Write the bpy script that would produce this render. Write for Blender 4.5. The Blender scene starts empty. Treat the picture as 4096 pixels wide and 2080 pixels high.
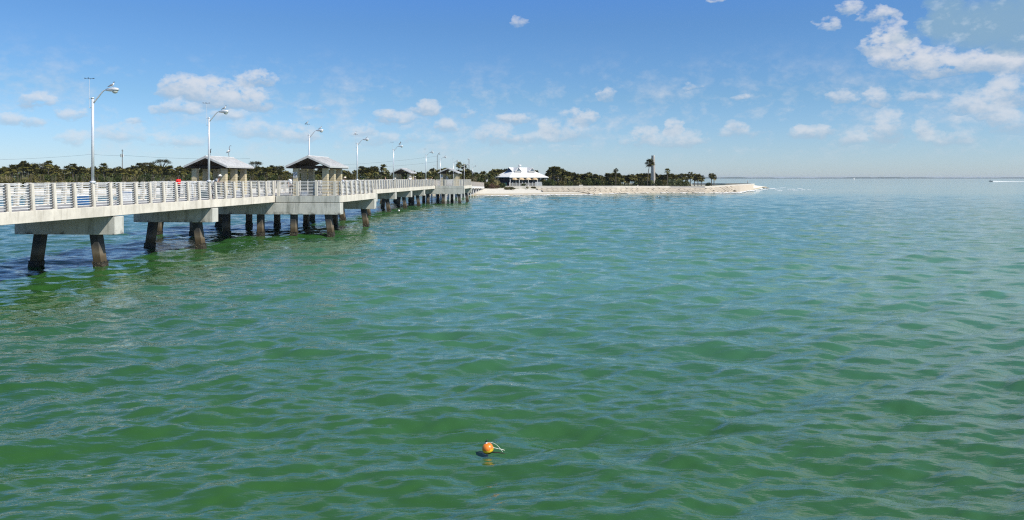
import bpy, math, random
import numpy as np
from mathutils import Vector, Matrix
random.seed(7); np.random.seed(7)
R = math.radians
scene = bpy.context.scene
COL = scene.collection
# ------------------------------------------------------------------ camera
F = 3000.0; HZ = 712.0; EYE = 4.9
cam = bpy.data.cameras.new('camera'); camo = bpy.data.objects.new('camera', cam); COL.objects.link(camo)
camo.location = (0, 0, EYE); camo.rotation_euler = (R(90), 0, 0)
cam.sensor_width = 36; cam.lens = 36*F/4096; cam.shift_y = -(1040-HZ)/4096
cam.clip_start = 0.1; cam.clip_end = 60000
scene.camera = camo
scene.view_settings.view_transform = 'Standard'; scene.view_settings.look = 'None'
scene.view_settings.gamma = 1; scene.view_settings.exposure = 0.25
scene.cycles.filter_width = 1.2; scene.cycles.use_denoising = False; scene.cycles.sample_clamp_indirect = 4
scene.cycles.diffuse_bounces = 1; scene.cycles.max_bounces = 6
# ------------------------------------------------------------------ sun
TO_SUN = Vector((.80, -.44, 1.0)).normalized()
SUN_EL = math.asin(TO_SUN.z); SUN_AZ = math.atan2(TO_SUN.x, TO_SUN.y)
sl = bpy.data.lights.new('sun', 'SUN'); sl.energy = 5.0; sl.angle = R(.55); sl.color = (1, .95, .86)
so = bpy.data.objects.new('sun', sl); COL.objects.link(so); so.location = (50, -30, 80)
so.rotation_euler = TO_SUN.to_track_quat('Z', 'Y').to_euler()
# ------------------------------------------------------------------ sky
SKY_STR = .09
W = bpy.data.worlds.new('World'); scene.world = W; W.use_nodes = True
nt = W.node_tree; N = nt.nodes; L = nt.links; N.clear()
def mk(tree, typ, **kw):
    n = tree.nodes.new(typ)
    for k, v in kw.items():
        if k == 'ins':
            for i, val in v.items(): n.inputs[i].default_value = val
        else: setattr(n, k, v)
    return n
def mathn(tree, op, a, b=None, c=None, clamp=False):
    n = tree.nodes.new('ShaderNodeMath'); n.operation = op; n.use_clamp = clamp
    for i, v in enumerate((a, b, c)):
        if v is None: continue
        if isinstance(v, (int, float)): n.inputs[i].default_value = v
        else: tree.links.new(v, n.inputs[i])
    return n.outputs[0]
sky = mk(nt, 'ShaderNodeTexSky', sky_type='NISHITA', sun_disc=False, sun_elevation=SUN_EL, sun_rotation=SUN_AZ,
         altitude=0, air_density=1.0, dust_density=.15, ozone_density=1.6)
# cloud blob group: direction -> azimuth/elevation ellipse mask and mask*height
g = bpy.data.node_groups.new('cloud_blob', 'ShaderNodeTree')
for nm in ('az', 'el', 'a0', 'e0', 'ra', 're', 'w'): g.interface.new_socket(nm, in_out='INPUT', socket_type='NodeSocketFloat')
for nm in ('mask', 'shade'): g.interface.new_socket(nm, in_out='OUTPUT', socket_type='NodeSocketFloat')
gi = g.nodes.new('NodeGroupInput').outputs; go = g.nodes.new('NodeGroupOutput')
da = mathn(g, 'DIVIDE', mathn(g, 'SUBTRACT', gi['az'], gi['a0']), gi['ra'])
de = mathn(g, 'DIVIDE', mathn(g, 'SUBTRACT', gi['el'], gi['e0']), gi['re'])
bl = mathn(g, 'MULTIPLY', mathn(g, 'LESS_THAN', de, 0.0), .9)
d2 = mathn(g, 'ADD', mathn(g, 'MULTIPLY', da, da), mathn(g, 'MULTIPLY', mathn(g, 'MULTIPLY', de, de), mathn(g, 'ADD', bl, 1.0)))
m = mathn(g, 'MULTIPLY', mathn(g, 'SUBTRACT', 1.6, d2, clamp=False), gi['w'])
m = mathn(g, 'MAXIMUM', m, 0.0)
g.links.new(m, go.inputs['mask'])
g.links.new(mathn(g, 'MULTIPLY', m, de), go.inputs['shade'])
tc = mk(nt, 'ShaderNodeTexCoord'); sep = mk(nt, 'ShaderNodeSeparateXYZ'); L.new(tc.outputs['Generated'], sep.inputs[0])
az = mathn(nt, 'MULTIPLY', mathn(nt, 'ARCTAN2', sep.outputs[0], sep.outputs[1]), 57.2958)
el = mathn(nt, 'MULTIPLY', mathn(nt, 'ARCSINE', sep.outputs[2]), 57.2958)
comb = mk(nt, 'ShaderNodeCombineXYZ'); L.new(az, comb.inputs[0]); L.new(mathn(nt, 'MULTIPLY', el, 1.5), comb.inputs[1])
def wnoise(scale, detail, rough, off):
    mp = mk(nt, 'ShaderNodeMapping'); mp.inputs['Location'].default_value = off; L.new(comb.outputs[0], mp.inputs[0])
    n = mk(nt, 'ShaderNodeTexNoise', ins={'Scale': scale, 'Detail': detail, 'Roughness': rough}); L.new(mp.outputs[0], n.inputs['Vector'])
    return n.outputs['Fac']
n1 = wnoise(.5, 5, .6, (0, 0, 0)); n2 = wnoise(.5, 5, .6, (31, 17, 4)); n3 = wnoise(.95, 7, .58, (7, 3, 9)); n4 = wnoise(.22, 4, .5, (5, 50, 2))
azd = mathn(nt, 'ADD', az, mathn(nt, 'MULTIPLY', mathn(nt, 'SUBTRACT', n1, .5), 3.2))
eld = mathn(nt, 'ADD', el, mathn(nt, 'MULTIPLY', mathn(nt, 'SUBTRACT', n2, .5), 1.5))
CL = [(95,255,36,15,.9),(40,302,50,16,.6),(180,290,30,12,.65),(185,350,45,16,.3),(300,338,60,18,.3),
 (455,222,46,26,1.0),(545,238,90,28,1.0),(625,255,60,20,.8),(645,203,50,17,.75),(455,274,55,14,.7),(585,292,40,12,.45),
 (760,343,40,17,.5),(985,297,55,15,.75),(1070,273,32,15,.8),(1117,319,26,14,.55),(1283,301,38,12,.65),(1252,342,48,20,.45),
 (1460,296,40,15,.95),(1430,335,55,22,.32),(912,331,28,13,.45),(1695,322,26,17,.65),(1715,352,58,18,.35),(2042,330,38,17,.65),
 (2118,247,26,15,.35),(2198,246,34,17,.55),(2232,325,34,38,.6),(2005,338,30,14,.4),(2330,325,26,18,.4),(2500,290,50,22,.5),(1620,338,28,14,.35),(1380,325,24,20,.4),(1850,318,30,14,.3),(2150,347,36,16,.4),(2450,262,60,26,.55),(2535,235,45,36,.6),
 (2545,312,60,20,.3),(650,330,80,18,.3),(440,352,80,14,.25),(1850,332,50,12,.28),(2385,348,60,16,.3),(790,272,34,9,.35),
 (340,308,22,7,.25),(1190,287,24,9,.3),(1530,240,16,16,.15),(1740,221,18,8,.2),(1860,246,20,7,.22),(2300,245,60,12,.25),(1610,352,50,14,.25),
 (2225,118,58,28,.9),(2280,150,85,28,.95),(2400,166,130,30,.95),(2540,158,130,36,1.0),(2135,22,26,18,.5),(2085,62,26,16,.55),(2205,42,42,20,.6),
 (2240,85,40,30,.45),(1810,0,18,6,.3),(1300,55,20,14,.12),(1000,352,90,12,.22),(1330,352,80,12,.22),
 (2700,-120,260,120,.7),(2950,-330,380,160,.8),(2300,-480,300,110,.45),(1500,-420,260,70,.35),(2000,-300,420,110,.42),(1000,-330,380,90,.34),(2450,-240,360,110,.5),(200,-300,300,90,.3),(3000,150,200,70,.6),(600,-500,200,60,.3),(-180,330,120,40,.5),(-300,200,90,30,.6)]
GRY = [(2370,50,48,52,1.2),(2440,72,100,60,1.5),(2570,68,125,74,1.6),(2285,95,45,14,.3),(2700,20,120,90,1.3)]
def blobs(lst):
    ms = ss = None
    for (x, y, rx, ry, w) in lst:
        if lst is CL: w = w*2.2 if y < -60 else min(1.15, w*1.15+.28); ry = ry*(1.4 if y > 190 else 1.1); rx *= 1.08
        X = x*1.5901-2048; Y = HZ-y*1.5901
        a0 = math.degrees(math.atan(X/F)); h = math.hypot(X, F); e0 = math.degrees(math.atan(Y/h))
        ra = math.degrees(rx*1.5901/F)*math.cos(math.radians(a0))**2; re = math.degrees(ry*1.5901/h)
        n = mk(nt, 'ShaderNodeGroup', node_tree=g)
        for k, v in (('a0', a0), ('e0', e0), ('ra', ra), ('re', re), ('w', w)): n.inputs[k].default_value = v
        L.new(azd, n.inputs['az']); L.new(eld, n.inputs['el'])
        ms = n.outputs[0] if ms is None else mathn(nt, 'ADD', ms, n.outputs[0])
        ss = n.outputs[1] if ss is None else mathn(nt, 'ADD', ss, n.outputs[1])
    return ms, ss
ms, ss = blobs(CL); gm, gs = blobs(GRY)
# faint band of broken cloud low over the horizon
low = mathn(nt, 'MULTIPLY', mathn(nt, 'SUBTRACT', mathn(nt, 'MULTIPLY', mathn(nt, 'ADD', n3, n4), 1.0), .99, clamp=True), 2.4)
band = mk(nt, 'ShaderNodeMapRange', interpolation_type='SMOOTHSTEP', ins={1: 10.5, 2: 4.0, 3: 0, 4: 1}); L.new(el, band.inputs[0])
band2 = mk(nt, 'ShaderNodeMapRange', interpolation_type='SMOOTHSTEP', ins={1: .6, 2: 2.2, 3: 0, 4: 1}); L.new(el, band2.inputs[0])
low = mathn(nt, 'MULTIPLY', mathn(nt, 'MULTIPLY', low, band.outputs[0]), mathn(nt, 'MULTIPLY', band2.outputs[0], 1.6))
dens = mathn(nt, 'MULTIPLY', ms, mathn(nt, 'ADD', mathn(nt, 'MULTIPLY', n3, 2.6), -.78))
dens = mathn(nt, 'MAXIMUM', mathn(nt, 'SUBTRACT', dens, .07), 0)
vav = mathn(nt, 'DIVIDE', ss, mathn(nt, 'MAXIMUM', ms, .001))
den = mathn(nt, 'SUBTRACT', 1, mathn(nt, 'EXPONENT', mathn(nt, 'MULTIPLY', dens, -2.5)))
den = mathn(nt, 'MAXIMUM', den, mathn(nt, 'MULTIPLY', low, .45), clamp=True)
fadel = mk(nt, 'ShaderNodeMapRange', ins={1: 1.5, 2: 9.0, 3: .62, 4: .9}); L.new(el, fadel.inputs[0])
den = mathn(nt, 'MULTIPLY', den, fadel.outputs[0])
lit = mk(nt, 'ShaderNodeMapRange', interpolation_type='SMOOTHSTEP', ins={1: -.75, 2: .6, 3: 0, 4: 1})
L.new(mathn(nt, 'ADD', vav, mathn(nt, 'MULTIPLY', mathn(nt, 'SUBTRACT', n3, .5), 1.6)), lit.inputs[0])
gden = mathn(nt, 'SUBTRACT', 1, mathn(nt, 'EXPONENT', mathn(nt, 'MULTIPLY', mathn(nt, 'MULTIPLY', gm, mathn(nt, 'ADD', n3, .05)), -2.2)))
gden = mathn(nt, 'MULTIPLY', gden, .93, clamp=True)
def cmix(fac, a, b):
    n = mk(nt, 'ShaderNodeMix', data_type='RGBA')
    if isinstance(fac, (int, float)): n.inputs[0].default_value = fac
    else: L.new(fac, n.inputs[0])
    for i, v in ((6, a), (7, b)):
        if isinstance(v, tuple): n.inputs[i].default_value = v
        else: L.new(v, n.inputs[i])
    return n.outputs[2]
K = 1/SKY_STR
hs = mk(nt, 'ShaderNodeHueSaturation', ins={'Hue': .5, 'Saturation': 1.12, 'Value': 1.0}); L.new(sky.outputs[0], hs.inputs['Color'])
cw = (.63*K, .64*K, .67*K, 1); cs = (.33*K, .42*K, .53*K, 1); cg = (.21*K, .35*K, .49*K, 1); cg2 = (.40*K, .50*K, .60*K, 1)
# sea air: the low sky is cooler and a little denser than the plain model gives
tint = mk(nt, 'ShaderNodeValToRGB'); L.new(mathn(nt, 'DIVIDE', el, 30.0, clamp=True), tint.inputs[0])
cr = tint.color_ramp; TS = [(0, (.64, .84, 1.36)), (.08, (.62, .82, 1.22)), (.2, (.58, .80, 1.07)), (.38, (.57, .82, 1.12)), (.55, (.58, .92, 1.45)), (1, (.9, 1, 1.1))]
while len(cr.elements) < len(TS): cr.elements.new(.5)
for e_, (p_, c_) in zip(cr.elements, TS): e_.position = p_; e_.color = (*c_, 1)
skc = mk(nt, 'ShaderNodeMix', data_type='RGBA', blend_type='MULTIPLY'); skc.inputs[0].default_value = 1
L.new(hs.outputs[0], skc.inputs[6]); L.new(tint.outputs[0], skc.inputs[7])
c0 = cmix(den, skc.outputs[2], cmix(lit.outputs[0], cs, cw))
gcol = cmix(mk(nt, 'ShaderNodeMapRange', ins={1: .50, 2: .74, 3: 0, 4: 1}).outputs[0], cg, cg2)
gmr = gcol.node.inputs[0].links[0].from_node; L.new(n3, gmr.inputs[0])
c1 = cmix(gden, c0, gcol)
bg = mk(nt, 'ShaderNodeBackground', ins={'Strength': SKY_STR}); L.new(c1, bg.inputs[0])
wo = mk(nt, 'ShaderNodeOutputWorld'); L.new(bg.outputs[0], wo.inputs[0])

# ------------------------------------------------------------------ helpers
def P(x, y, u):                      # photo pixel + depth per focal length -> world point
    return Vector(((x-2048)*u, F*u, EYE-(y-HZ)*u))
class MB:
    def __init__(s): s.v = []; s.f = []; s.mi = []; s.cur = 0
    def add(s, vs, fs):
        b = len(s.v); s.v += [tuple(v) for v in vs]; s.f += [tuple(i+b for i in f) for f in fs]; s.mi += [s.cur]*len(fs)
    def box(s, x0, x1, y0, y1, z0, z1, M=None):
        vs = [Vector((x, y, z)) for z in (z0, z1) for y in (y0, y1) for x in (x0, x1)]
        if M: vs = [M @ v for v in vs]
        s.add(vs, [(0,2,3,1), (4,5,7,6), (0,1,5,4), (2,6,7,3), (0,4,6,2), (1,3,7,5)])
    def loft(s, rings, cap=True):
        n = len(rings[0]); vs = [v for r in rings for v in r]; fs = []
        for i in range(len(rings)-1):
            for j in range(n): fs.append((i*n+j, i*n+(j+1) % n, (i+1)*n+(j+1) % n, (i+1)*n+j))
        if cap: fs.append(tuple(range(n))[::-1]); fs.append(tuple((len(rings)-1)*n+j for j in range(n)))
        s.add(vs, fs)
    def tube(s, pts, rs, n=8, cap=True):
        pts = [Vector(p) for p in pts]
        if isinstance(rs, (int, float)): rs = [rs]*len(pts)
        rings = []; ref = Vector((.123, .31, 1)).normalized()
        for i, p in enumerate(pts):
            d = (pts[min(i+1, len(pts)-1)]-pts[max(i-1, 0)]).normalized()
            a = d.cross(ref if abs(d.dot(ref)) < .95 else Vector((1, 0, 0))).normalized(); b = d.cross(a)
            rings.append([p+(a*math.cos(t)+b*math.sin(t))*rs[i] for t in [2*math.pi*k/n for k in range(n)]])
        s.loft(rings, cap)
    def lathe(s, prof, c=(0, 0, 0), n=16):
        s.loft([[Vector((c[0]+r*math.cos(t), c[1]+r*math.sin(t), c[2]+z)) for t in [2*math.pi*k/n for k in range(n)]] for r, z in prof])
    def mesh(s, name, *mats):
        me = bpy.data.meshes.new(name); me.from_pydata(s.v, [], s.f); 
        for m_ in mats: me.materials.append(m_)
        me.polygons.foreach_set('material_index', s.mi); me.update(); return me
def link(name, me, parent=None, loc=None, rot=None):
    o = bpy.data.objects.new(name, me); COL.objects.link(o)
    if parent: o.parent = parent
    if loc is not None: o.location = loc
    if rot is not None: o.rotation_euler = rot
    return o
def smooth(me):
    me.polygons.foreach_set('use_smooth', [True]*len(me.polygons)); return me
def tag(o, label, cat, group=None, kind=None):
    if label: o['label'] = label
    if cat: o['category'] = cat
    if group: o['group'] = group
    if kind: o['kind'] = kind
    return o
def thing(name, label, cat, loc=(0, 0, 0), rz=0, group=None):
    o = bpy.data.objects.new(name, None); COL.objects.link(o); o.location = loc; o.rotation_euler = (0, 0, rz)
    return tag(o, label, cat, group)
def bevel(o, w=.02, seg=1):
    b = o.modifiers.new('bevel', 'BEVEL'); b.width = w; b.segments = seg; b.limit_method = 'ANGLE'; return o
def copy_tree(o, parent=None, **kw):
    c = o.copy(); COL.objects.link(c)
    if parent: c.parent = parent
    for ch in o.children: copy_tree(ch, c)
    return c
def skin_mesh(name, chains, mats, sub=2, face_mat=None):
    """chains: list of (list of (point, radius or (rx,ry)), links) -> one skinned mesh"""
    me = bpy.data.meshes.new(name+'_sk'); vs = []; es = []; rs = []; roots = []
    for pts, edges in chains:
        b = len(vs); roots.append(b)
        for p, r in pts: vs.append(tuple(p)); rs.append(r if isinstance(r, tuple) else (r, r))
        es += [(i+b, j+b) for i, j in edges]
    me.from_pydata(vs, es, []); o = bpy.data.objects.new(name+'_sk', me); COL.objects.link(o)
    sk = o.modifiers.new('skin', 'SKIN'); sk.use_smooth_shade = True
    if not me.skin_vertices: 
        bpy.context.view_layer.objects.active = o
    sv = me.skin_vertices[0].data
    for i, r in enumerate(rs): sv[i].radius = r; sv[i].use_root = i in roots
    ss_ = o.modifiers.new('sub', 'SUBSURF'); ss_.levels = sub; ss_.render_levels = sub
    dg = bpy.context.evaluated_depsgraph_get(); dg.update()
    res = bpy.data.meshes.new_from_object(o.evaluated_get(dg)); res.name = name
    bpy.data.objects.remove(o); res.materials.clear()
    for m_ in mats: res.materials.append(m_)
    if face_mat:
        for f in res.polygons: f.material_index = face_mat(f.center)
    smooth(res); return res
def line(n): return [(i, i+1) for i in range(n-1)]

# ------------------------------------------------------------------ materials
def newmat(name):
    m_ = bpy.data.materials.new(name); m_.use_nodes = True; t = m_.node_tree
    b = t.nodes['Principled BSDF']; return m_, t, b
def nz(t, scale, detail=4, rough=.6, coord='Object', sc=(1, 1, 1), loc=(0, 0, 0)):
    tcn = t.nodes.new('ShaderNodeTexCoord'); mp = t.nodes.new('ShaderNodeMapping'); mp.inputs['Scale'].default_value = sc; mp.inputs['Location'].default_value = loc
    t.links.new(tcn.outputs[coord], mp.inputs[0]); n = t.nodes.new('ShaderNodeTexNoise')
    n.inputs['Scale'].default_value = scale; n.inputs['Detail'].default_value = detail; n.inputs['Roughness'].default_value = rough
    t.links.new(mp.outputs[0], n.inputs['Vector']); return n.outputs['Fac']
def geonoise(t, scale, detail=4, rough=.6, sc=(1, 1, 1)):
    gn = t.nodes.new('ShaderNodeNewGeometry'); mp = t.nodes.new('ShaderNodeMapping'); mp.inputs['Scale'].default_value = sc
    t.links.new(gn.outputs['Position'], mp.inputs[0]); n = t.nodes.new('ShaderNodeTexNoise')
    n.inputs['Scale'].default_value = scale; n.inputs['Detail'].default_value = detail; n.inputs['Roughness'].default_value = rough
    t.links.new(mp.outputs[0], n.inputs['Vector']); return n.outputs['Fac']
def ramp(t, fac, stops):
    r = t.nodes.new('ShaderNodeValToRGB'); t.links.new(fac, r.inputs[0]); cr = r.color_ramp
    while len(cr.elements) < len(stops): cr.elements.new(.5)
    for e, (p, c) in zip(cr.elements, stops): e.position = p; e.color = (*c, 1) if len(c) == 3 else c
    return r.outputs[0]
def mixc(t, fac, a, b, blend='MIX'):
    n = t.nodes.new('ShaderNodeMix'); n.data_type = 'RGBA'; n.blend_type = blend
    if isinstance(fac, (int, float)): n.inputs[0].default_value = fac
    else: t.links.new(fac, n.inputs[0])
    for i, v in ((6, a), (7, b)):
        if isinstance(v, tuple): n.inputs[i].default_value = (*v[:3], 1)
        else: t.links.new(v, n.inputs[i])
    return n.outputs[2]
def bump(t, b, h, s=.4, d=.02):
    n = t.nodes.new('ShaderNodeBump'); n.inputs['Strength'].default_value = s; n.inputs['Distance'].default_value = d
    t.links.new(h, n.inputs['Height']); t.links.new(n.outputs[0], b.inputs['Normal'])
def flat(name, col, rough=.7, metal=0, var=.12, scale=6):
    m_, t, b = newmat(name); f = nz(t, scale)
    c2 = tuple(max(0, c*(1-var*2)) for c in col); c3 = tuple(min(1, c*(1+var)) for c in col)
    t.links.new(ramp(t, f, [(.3, c2), (.7, c3)]), b.inputs['Base Color'])
    b.inputs['Roughness'].default_value = rough; b.inputs['Metallic'].default_value = metal; return m_
def concrete(name, base, dirt, streak=.5, amt=1.0, foot=None, island=False):
    m_, t, b = newmat(name)
    f1 = geonoise(t, .9, 6, .65); f2 = geonoise(t, 2.4, 5, .7, (1, 1, .12)); f3 = geonoise(t, 14, 3)
    s1 = ramp(t, f1, [(.36, (0, 0, 0)), (.68, (1, 1, 1))]); s2 = ramp(t, f2, [(.50, (0, 0, 0)), (.74, (1, 1, 1))])
    c = mixc(t, mathn(t, 'MULTIPLY', s1, .55*amt), base, tuple(x*.62 for x in base))
    c = mixc(t, mathn(t, 'MULTIPLY', s2, streak*amt), c, dirt)
    c = mixc(t, mathn(t, 'MULTIPLY', f3, .18), c, tuple(x*.6 for x in base))
    gn = t.nodes.new('ShaderNodeNewGeometry')
    if foot:                                       # black mould blotches along the lower edge
        sp = t.nodes.new('ShaderNodeSeparateXYZ'); t.links.new(gn.outputs['Position'], sp.inputs[0])
        mr = t.nodes.new('ShaderNodeMapRange'); t.links.new(sp.outputs[2], mr.inputs[0]); mr.inputs[1].default_value = foot+.30; mr.inputs[2].default_value = foot
        q = mathn(t, 'MULTIPLY', mr.outputs[0], ramp(t, geonoise(t, 1.7, 6, .75), [(.50, (0, 0, 0)), (.60, (1, 1, 1))]))
        c = mixc(t, mathn(t, 'MULTIPLY', q, .85), c, (.02, .02, .015))
    if island:
        c = mixc(t, mathn(t, 'MULTIPLY', gn.outputs['Random Per Island'], .55), c, tuple(x*.55 for x in base))
    t.links.new(c, b.inputs['Base Color']); b.inputs['Roughness'].default_value = .85
    bump(t, b, f3, .3, .01); return m_
M_conc = concrete('pier concrete', (.77, .71, .60), (.33, .29, .22), .6, 1.35)
M_cap = concrete('cap concrete', (.60, .59, .52), (.11, .12, .09), .85, 1.0, 1.82)
M_post = concrete('rail post concrete', (.70, .65, .55), (.35, .33, .28), .35)
M_deck = concrete('deck concrete', (.30, .29, .28), (.2, .19, .18), .3)
M_rail = flat('white rail pipe', (.74, .74, .72), .4)
M_block = concrete('split face block', (.62, .53, .34), (.3, .25, .15), .3)
M_roofw = flat('white metal roofing', (.74, .74, .72), .5, 0, .04, 2)
M_wooddk = flat('dark timber', (.05, .035, .025), .8)
M_roofs = flat('grey white shelter roofing', (.56, .56, .55), .5, 0, .08, 3)
M_fasc = flat('weathered grey fascia', (.5, .5, .48), .6)
M_pole = flat('pale grey lamp post', (.68, .69, .70), .3, .25, .05)
M_lens = flat('lamp lens', (.55, .58, .52), .2)
M_black = flat('black metal', (.02, .02, .022), .5)
M_crust = None
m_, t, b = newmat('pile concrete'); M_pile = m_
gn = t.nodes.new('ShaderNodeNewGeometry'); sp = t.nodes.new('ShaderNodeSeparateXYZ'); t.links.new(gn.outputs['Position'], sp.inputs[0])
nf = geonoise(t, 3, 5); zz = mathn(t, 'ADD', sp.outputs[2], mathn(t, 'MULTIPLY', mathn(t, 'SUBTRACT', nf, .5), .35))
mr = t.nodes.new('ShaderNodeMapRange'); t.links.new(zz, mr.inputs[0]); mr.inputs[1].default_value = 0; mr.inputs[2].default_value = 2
t.links.new(ramp(t, mr.outputs[0], [(.1, (.04, .03, .012)), (.3, (.085, .06, .03)), (.42, (.15, .12, .08)), (.66, (.04, .04, .038))]), b.inputs['Base Color']); b.inputs['Roughness'].default_value = .8  # upper pile darkened for the cap's shade, band below lighter as if sunlit
m_, t, b = newmat('mussel crust'); M_crust = m_
f = geonoise(t, 16, 4, .8); t.links.new(ramp(t, f, [(.46, (.012, .010, .006)), (.60, (.07, .05, .02)), (.72, (.55, .5, .38))]), b.inputs['Base Color']); b.inputs['Roughness'].default_value = .6
bump(t, b, f, 1, .06)
M_sand = concrete('beach sand', (.66, .61, .52), (.45, .38, .28), .25)
M_seaw = concrete('seawall concrete', (.66, .62, .54), (.5, .42, .3), .25)
M_slab = concrete('revetment slab', (.62, .54, .41), (.32, .21, .10), .6, 1.0, None, True)
M_gapd = flat('dark joint filler', (.07, .05, .03), .9)
def leafmat(name, c1, c2, c3, tr=.0):
    m_, t, b = newmat(name); oi = t.nodes.new('ShaderNodeObjectInfo'); f = geonoise(t, .9, 3, .6); f2 = geonoise(t, 5, 2)
    mm = mathn(t, 'ADD', mathn(t, 'MULTIPLY', f, .5), mathn(t, 'ADD', mathn(t, 'MULTIPLY', f2, .35), mathn(t, 'MULTIPLY', oi.outputs['Random'], .25)))
    t.links.new(ramp(t, mm, [(.35, c1), (.58, c2), (.8, c3)]), b.inputs['Base Color']); b.inputs['Roughness'].default_value = .55
    b.inputs['Specular IOR Level'].default_value = .35
    return m_
M_palm = leafmat('palm fronds', (.045, .046, .010), (.12, .115, .022), (.25, .21, .065))
M_dead = leafmat('dead palm fronds', (.05, .035, .015), (.10, .075, .035), (.25, .2, .12))
M_scrub = leafmat('scrub leaves', (.040, .038, .010), (.105, .095, .022), (.24, .19, .08))
M_green = leafmat('sea grape leaves', (.026, .040, .008), (.065, .088, .018), (.15, .16, .05))
M_rust = leafmat('rusty twigs', (.05, .025, .015), (.12, .06, .035), (.3, .2, .13))
M_bark = flat('palm bark', (.12, .10, .075), .9, 0, .25)
M_oak = leafmat('sparse oak leaves', (.05, .055, .02), (.10, .10, .04), (.2, .17, .09))
M_skin = flat('skin', (.42, .25, .17), .6); M_skind = flat('dark skin', (.07, .035, .022), .6)
CLO = {}
def cloth(c):
    if c not in CLO: CLO[c] = flat('cloth', c, .85)
    return CLO[c]
# ------------------------------------------------------------------ water
def water_mat():
    m_, t, b = newmat('sea water')
    gn = t.nodes.new('ShaderNodeNewGeometry'); sp = t.nodes.new('ShaderNodeSeparateXYZ'); t.links.new(gn.outputs['Position'], sp.inputs[0])
    X, Y = sp.outputs[0], sp.outputs[1]
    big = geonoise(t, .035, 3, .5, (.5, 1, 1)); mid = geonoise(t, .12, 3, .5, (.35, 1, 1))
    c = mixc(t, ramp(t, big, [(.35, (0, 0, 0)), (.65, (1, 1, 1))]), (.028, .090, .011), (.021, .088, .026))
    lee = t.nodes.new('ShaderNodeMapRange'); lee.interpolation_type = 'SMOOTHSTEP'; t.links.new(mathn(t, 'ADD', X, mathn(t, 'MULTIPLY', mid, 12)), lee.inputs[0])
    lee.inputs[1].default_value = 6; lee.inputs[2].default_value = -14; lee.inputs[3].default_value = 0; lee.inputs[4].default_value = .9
    # green close in; sky-reflection tone painted in far out; milkier off point and right
    far = t.nodes.new('ShaderNodeMapRange'); far.interpolation_type = 'SMOOTHSTEP'; t.links.new(Y, far.inputs[0])
    far.inputs[1].default_value = 10; far.inputs[2].default_value = 40
    c = mixc(t, far.outputs[0], c, (.060, .178, .098))
    c = mixc(t, lee.outputs[0], c, (.018, .072, .008))  # body darkened beside the pier for the sky reflection it blocks
    ml = mathn(t, 'SUBTRACT', mathn(t, 'ADD', X, mathn(t, 'MULTIPLY', mid, 30)), mathn(t, 'MULTIPLY', Y, .12))
    milk = t.nodes.new('ShaderNodeMapRange'); milk.interpolation_type = 'SMOOTHSTEP'; t.links.new(ml, milk.inputs[0])
    milk.inputs[1].default_value = 12; milk.inputs[2].default_value = 95; milk.inputs[4].default_value = .62
    c = mixc(t, milk.outputs[0], c, (.11, .19, .12))
    # surf-stirred strip by the shore
    att = t.nodes.new('ShaderNodeAttribute'); att.attribute_name = 'shore'
    sh = mathn(t, 'MULTIPLY', att.outputs['Fac'], 1.0)
    c = mixc(t, sh, c, (.26, .27, .16))
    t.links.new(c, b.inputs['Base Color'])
    b.inputs['IOR'].default_value = 1.8; b.inputs['Roughness'].default_value = .05
    b.inputs['Specular IOR Level'].default_value = .5
    h1 = geonoise(t, 2.6, 4, .55, (.30, 1, 1)); h2 = geonoise(t, 9, 4, .6, (.4, 1, 1)); h3 = geonoise(t, .55, 3, .5, (.4, 1, 1))
    gust = geonoise(t, .05, 3, .6, (.5, 1, 1)); gs_ = ramp(t, gust, [(.3, (.45, .45, .45)), (.65, (1, 1, 1))])
    h = mathn(t, 'ADD', mathn(t, 'MULTIPLY', h1, .052), mathn(t, 'ADD', mathn(t, 'MULTIPLY', h2, .011), mathn(t, 'MULTIPLY', h3, .12)))
    # wind-chopped patch in the lee of the pier on the left
    chop = t.nodes.new('ShaderNodeMapRange'); chop.interpolation_type = 'SMOOTHSTEP'; t.links.new(mathn(t, 'ADD', X, mathn(t, 'MULTIPLY', mid, 14)), chop.inputs[0])
    chop.inputs[1].default_value = 6; chop.inputs[2].default_value = -4; chop.inputs[3].default_value = 0; chop.inputs[4].default_value = 1
    h4 = geonoise(t, 4.5, 3, .5, (.45, 1, 1))
    h = mathn(t, 'ADD', mathn(t, 'MULTIPLY', h, gs_), mathn(t, 'MULTIPLY', mathn(t, 'MULTIPLY', h4, .05), mathn(t, 'MULTIPLY', chop.outputs[0], gs_)))
    bump(t, b, h, 1.0, 1.0)
    return m_
M_water = water_mat()
wl_x = [-4000, 1900, 2000, 2100, 2320, 2500, 2680, 2820, 2900, 2960, 3000, 3040, 3075]
wl_y = [783, 783, 783, 780.6, 779, 772.8, 771, 771.5, 771, 769, 761, 754, 748]
def wl_u(x): return EYE/(np.interp(x, wl_x, wl_y)-HZ)
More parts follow.
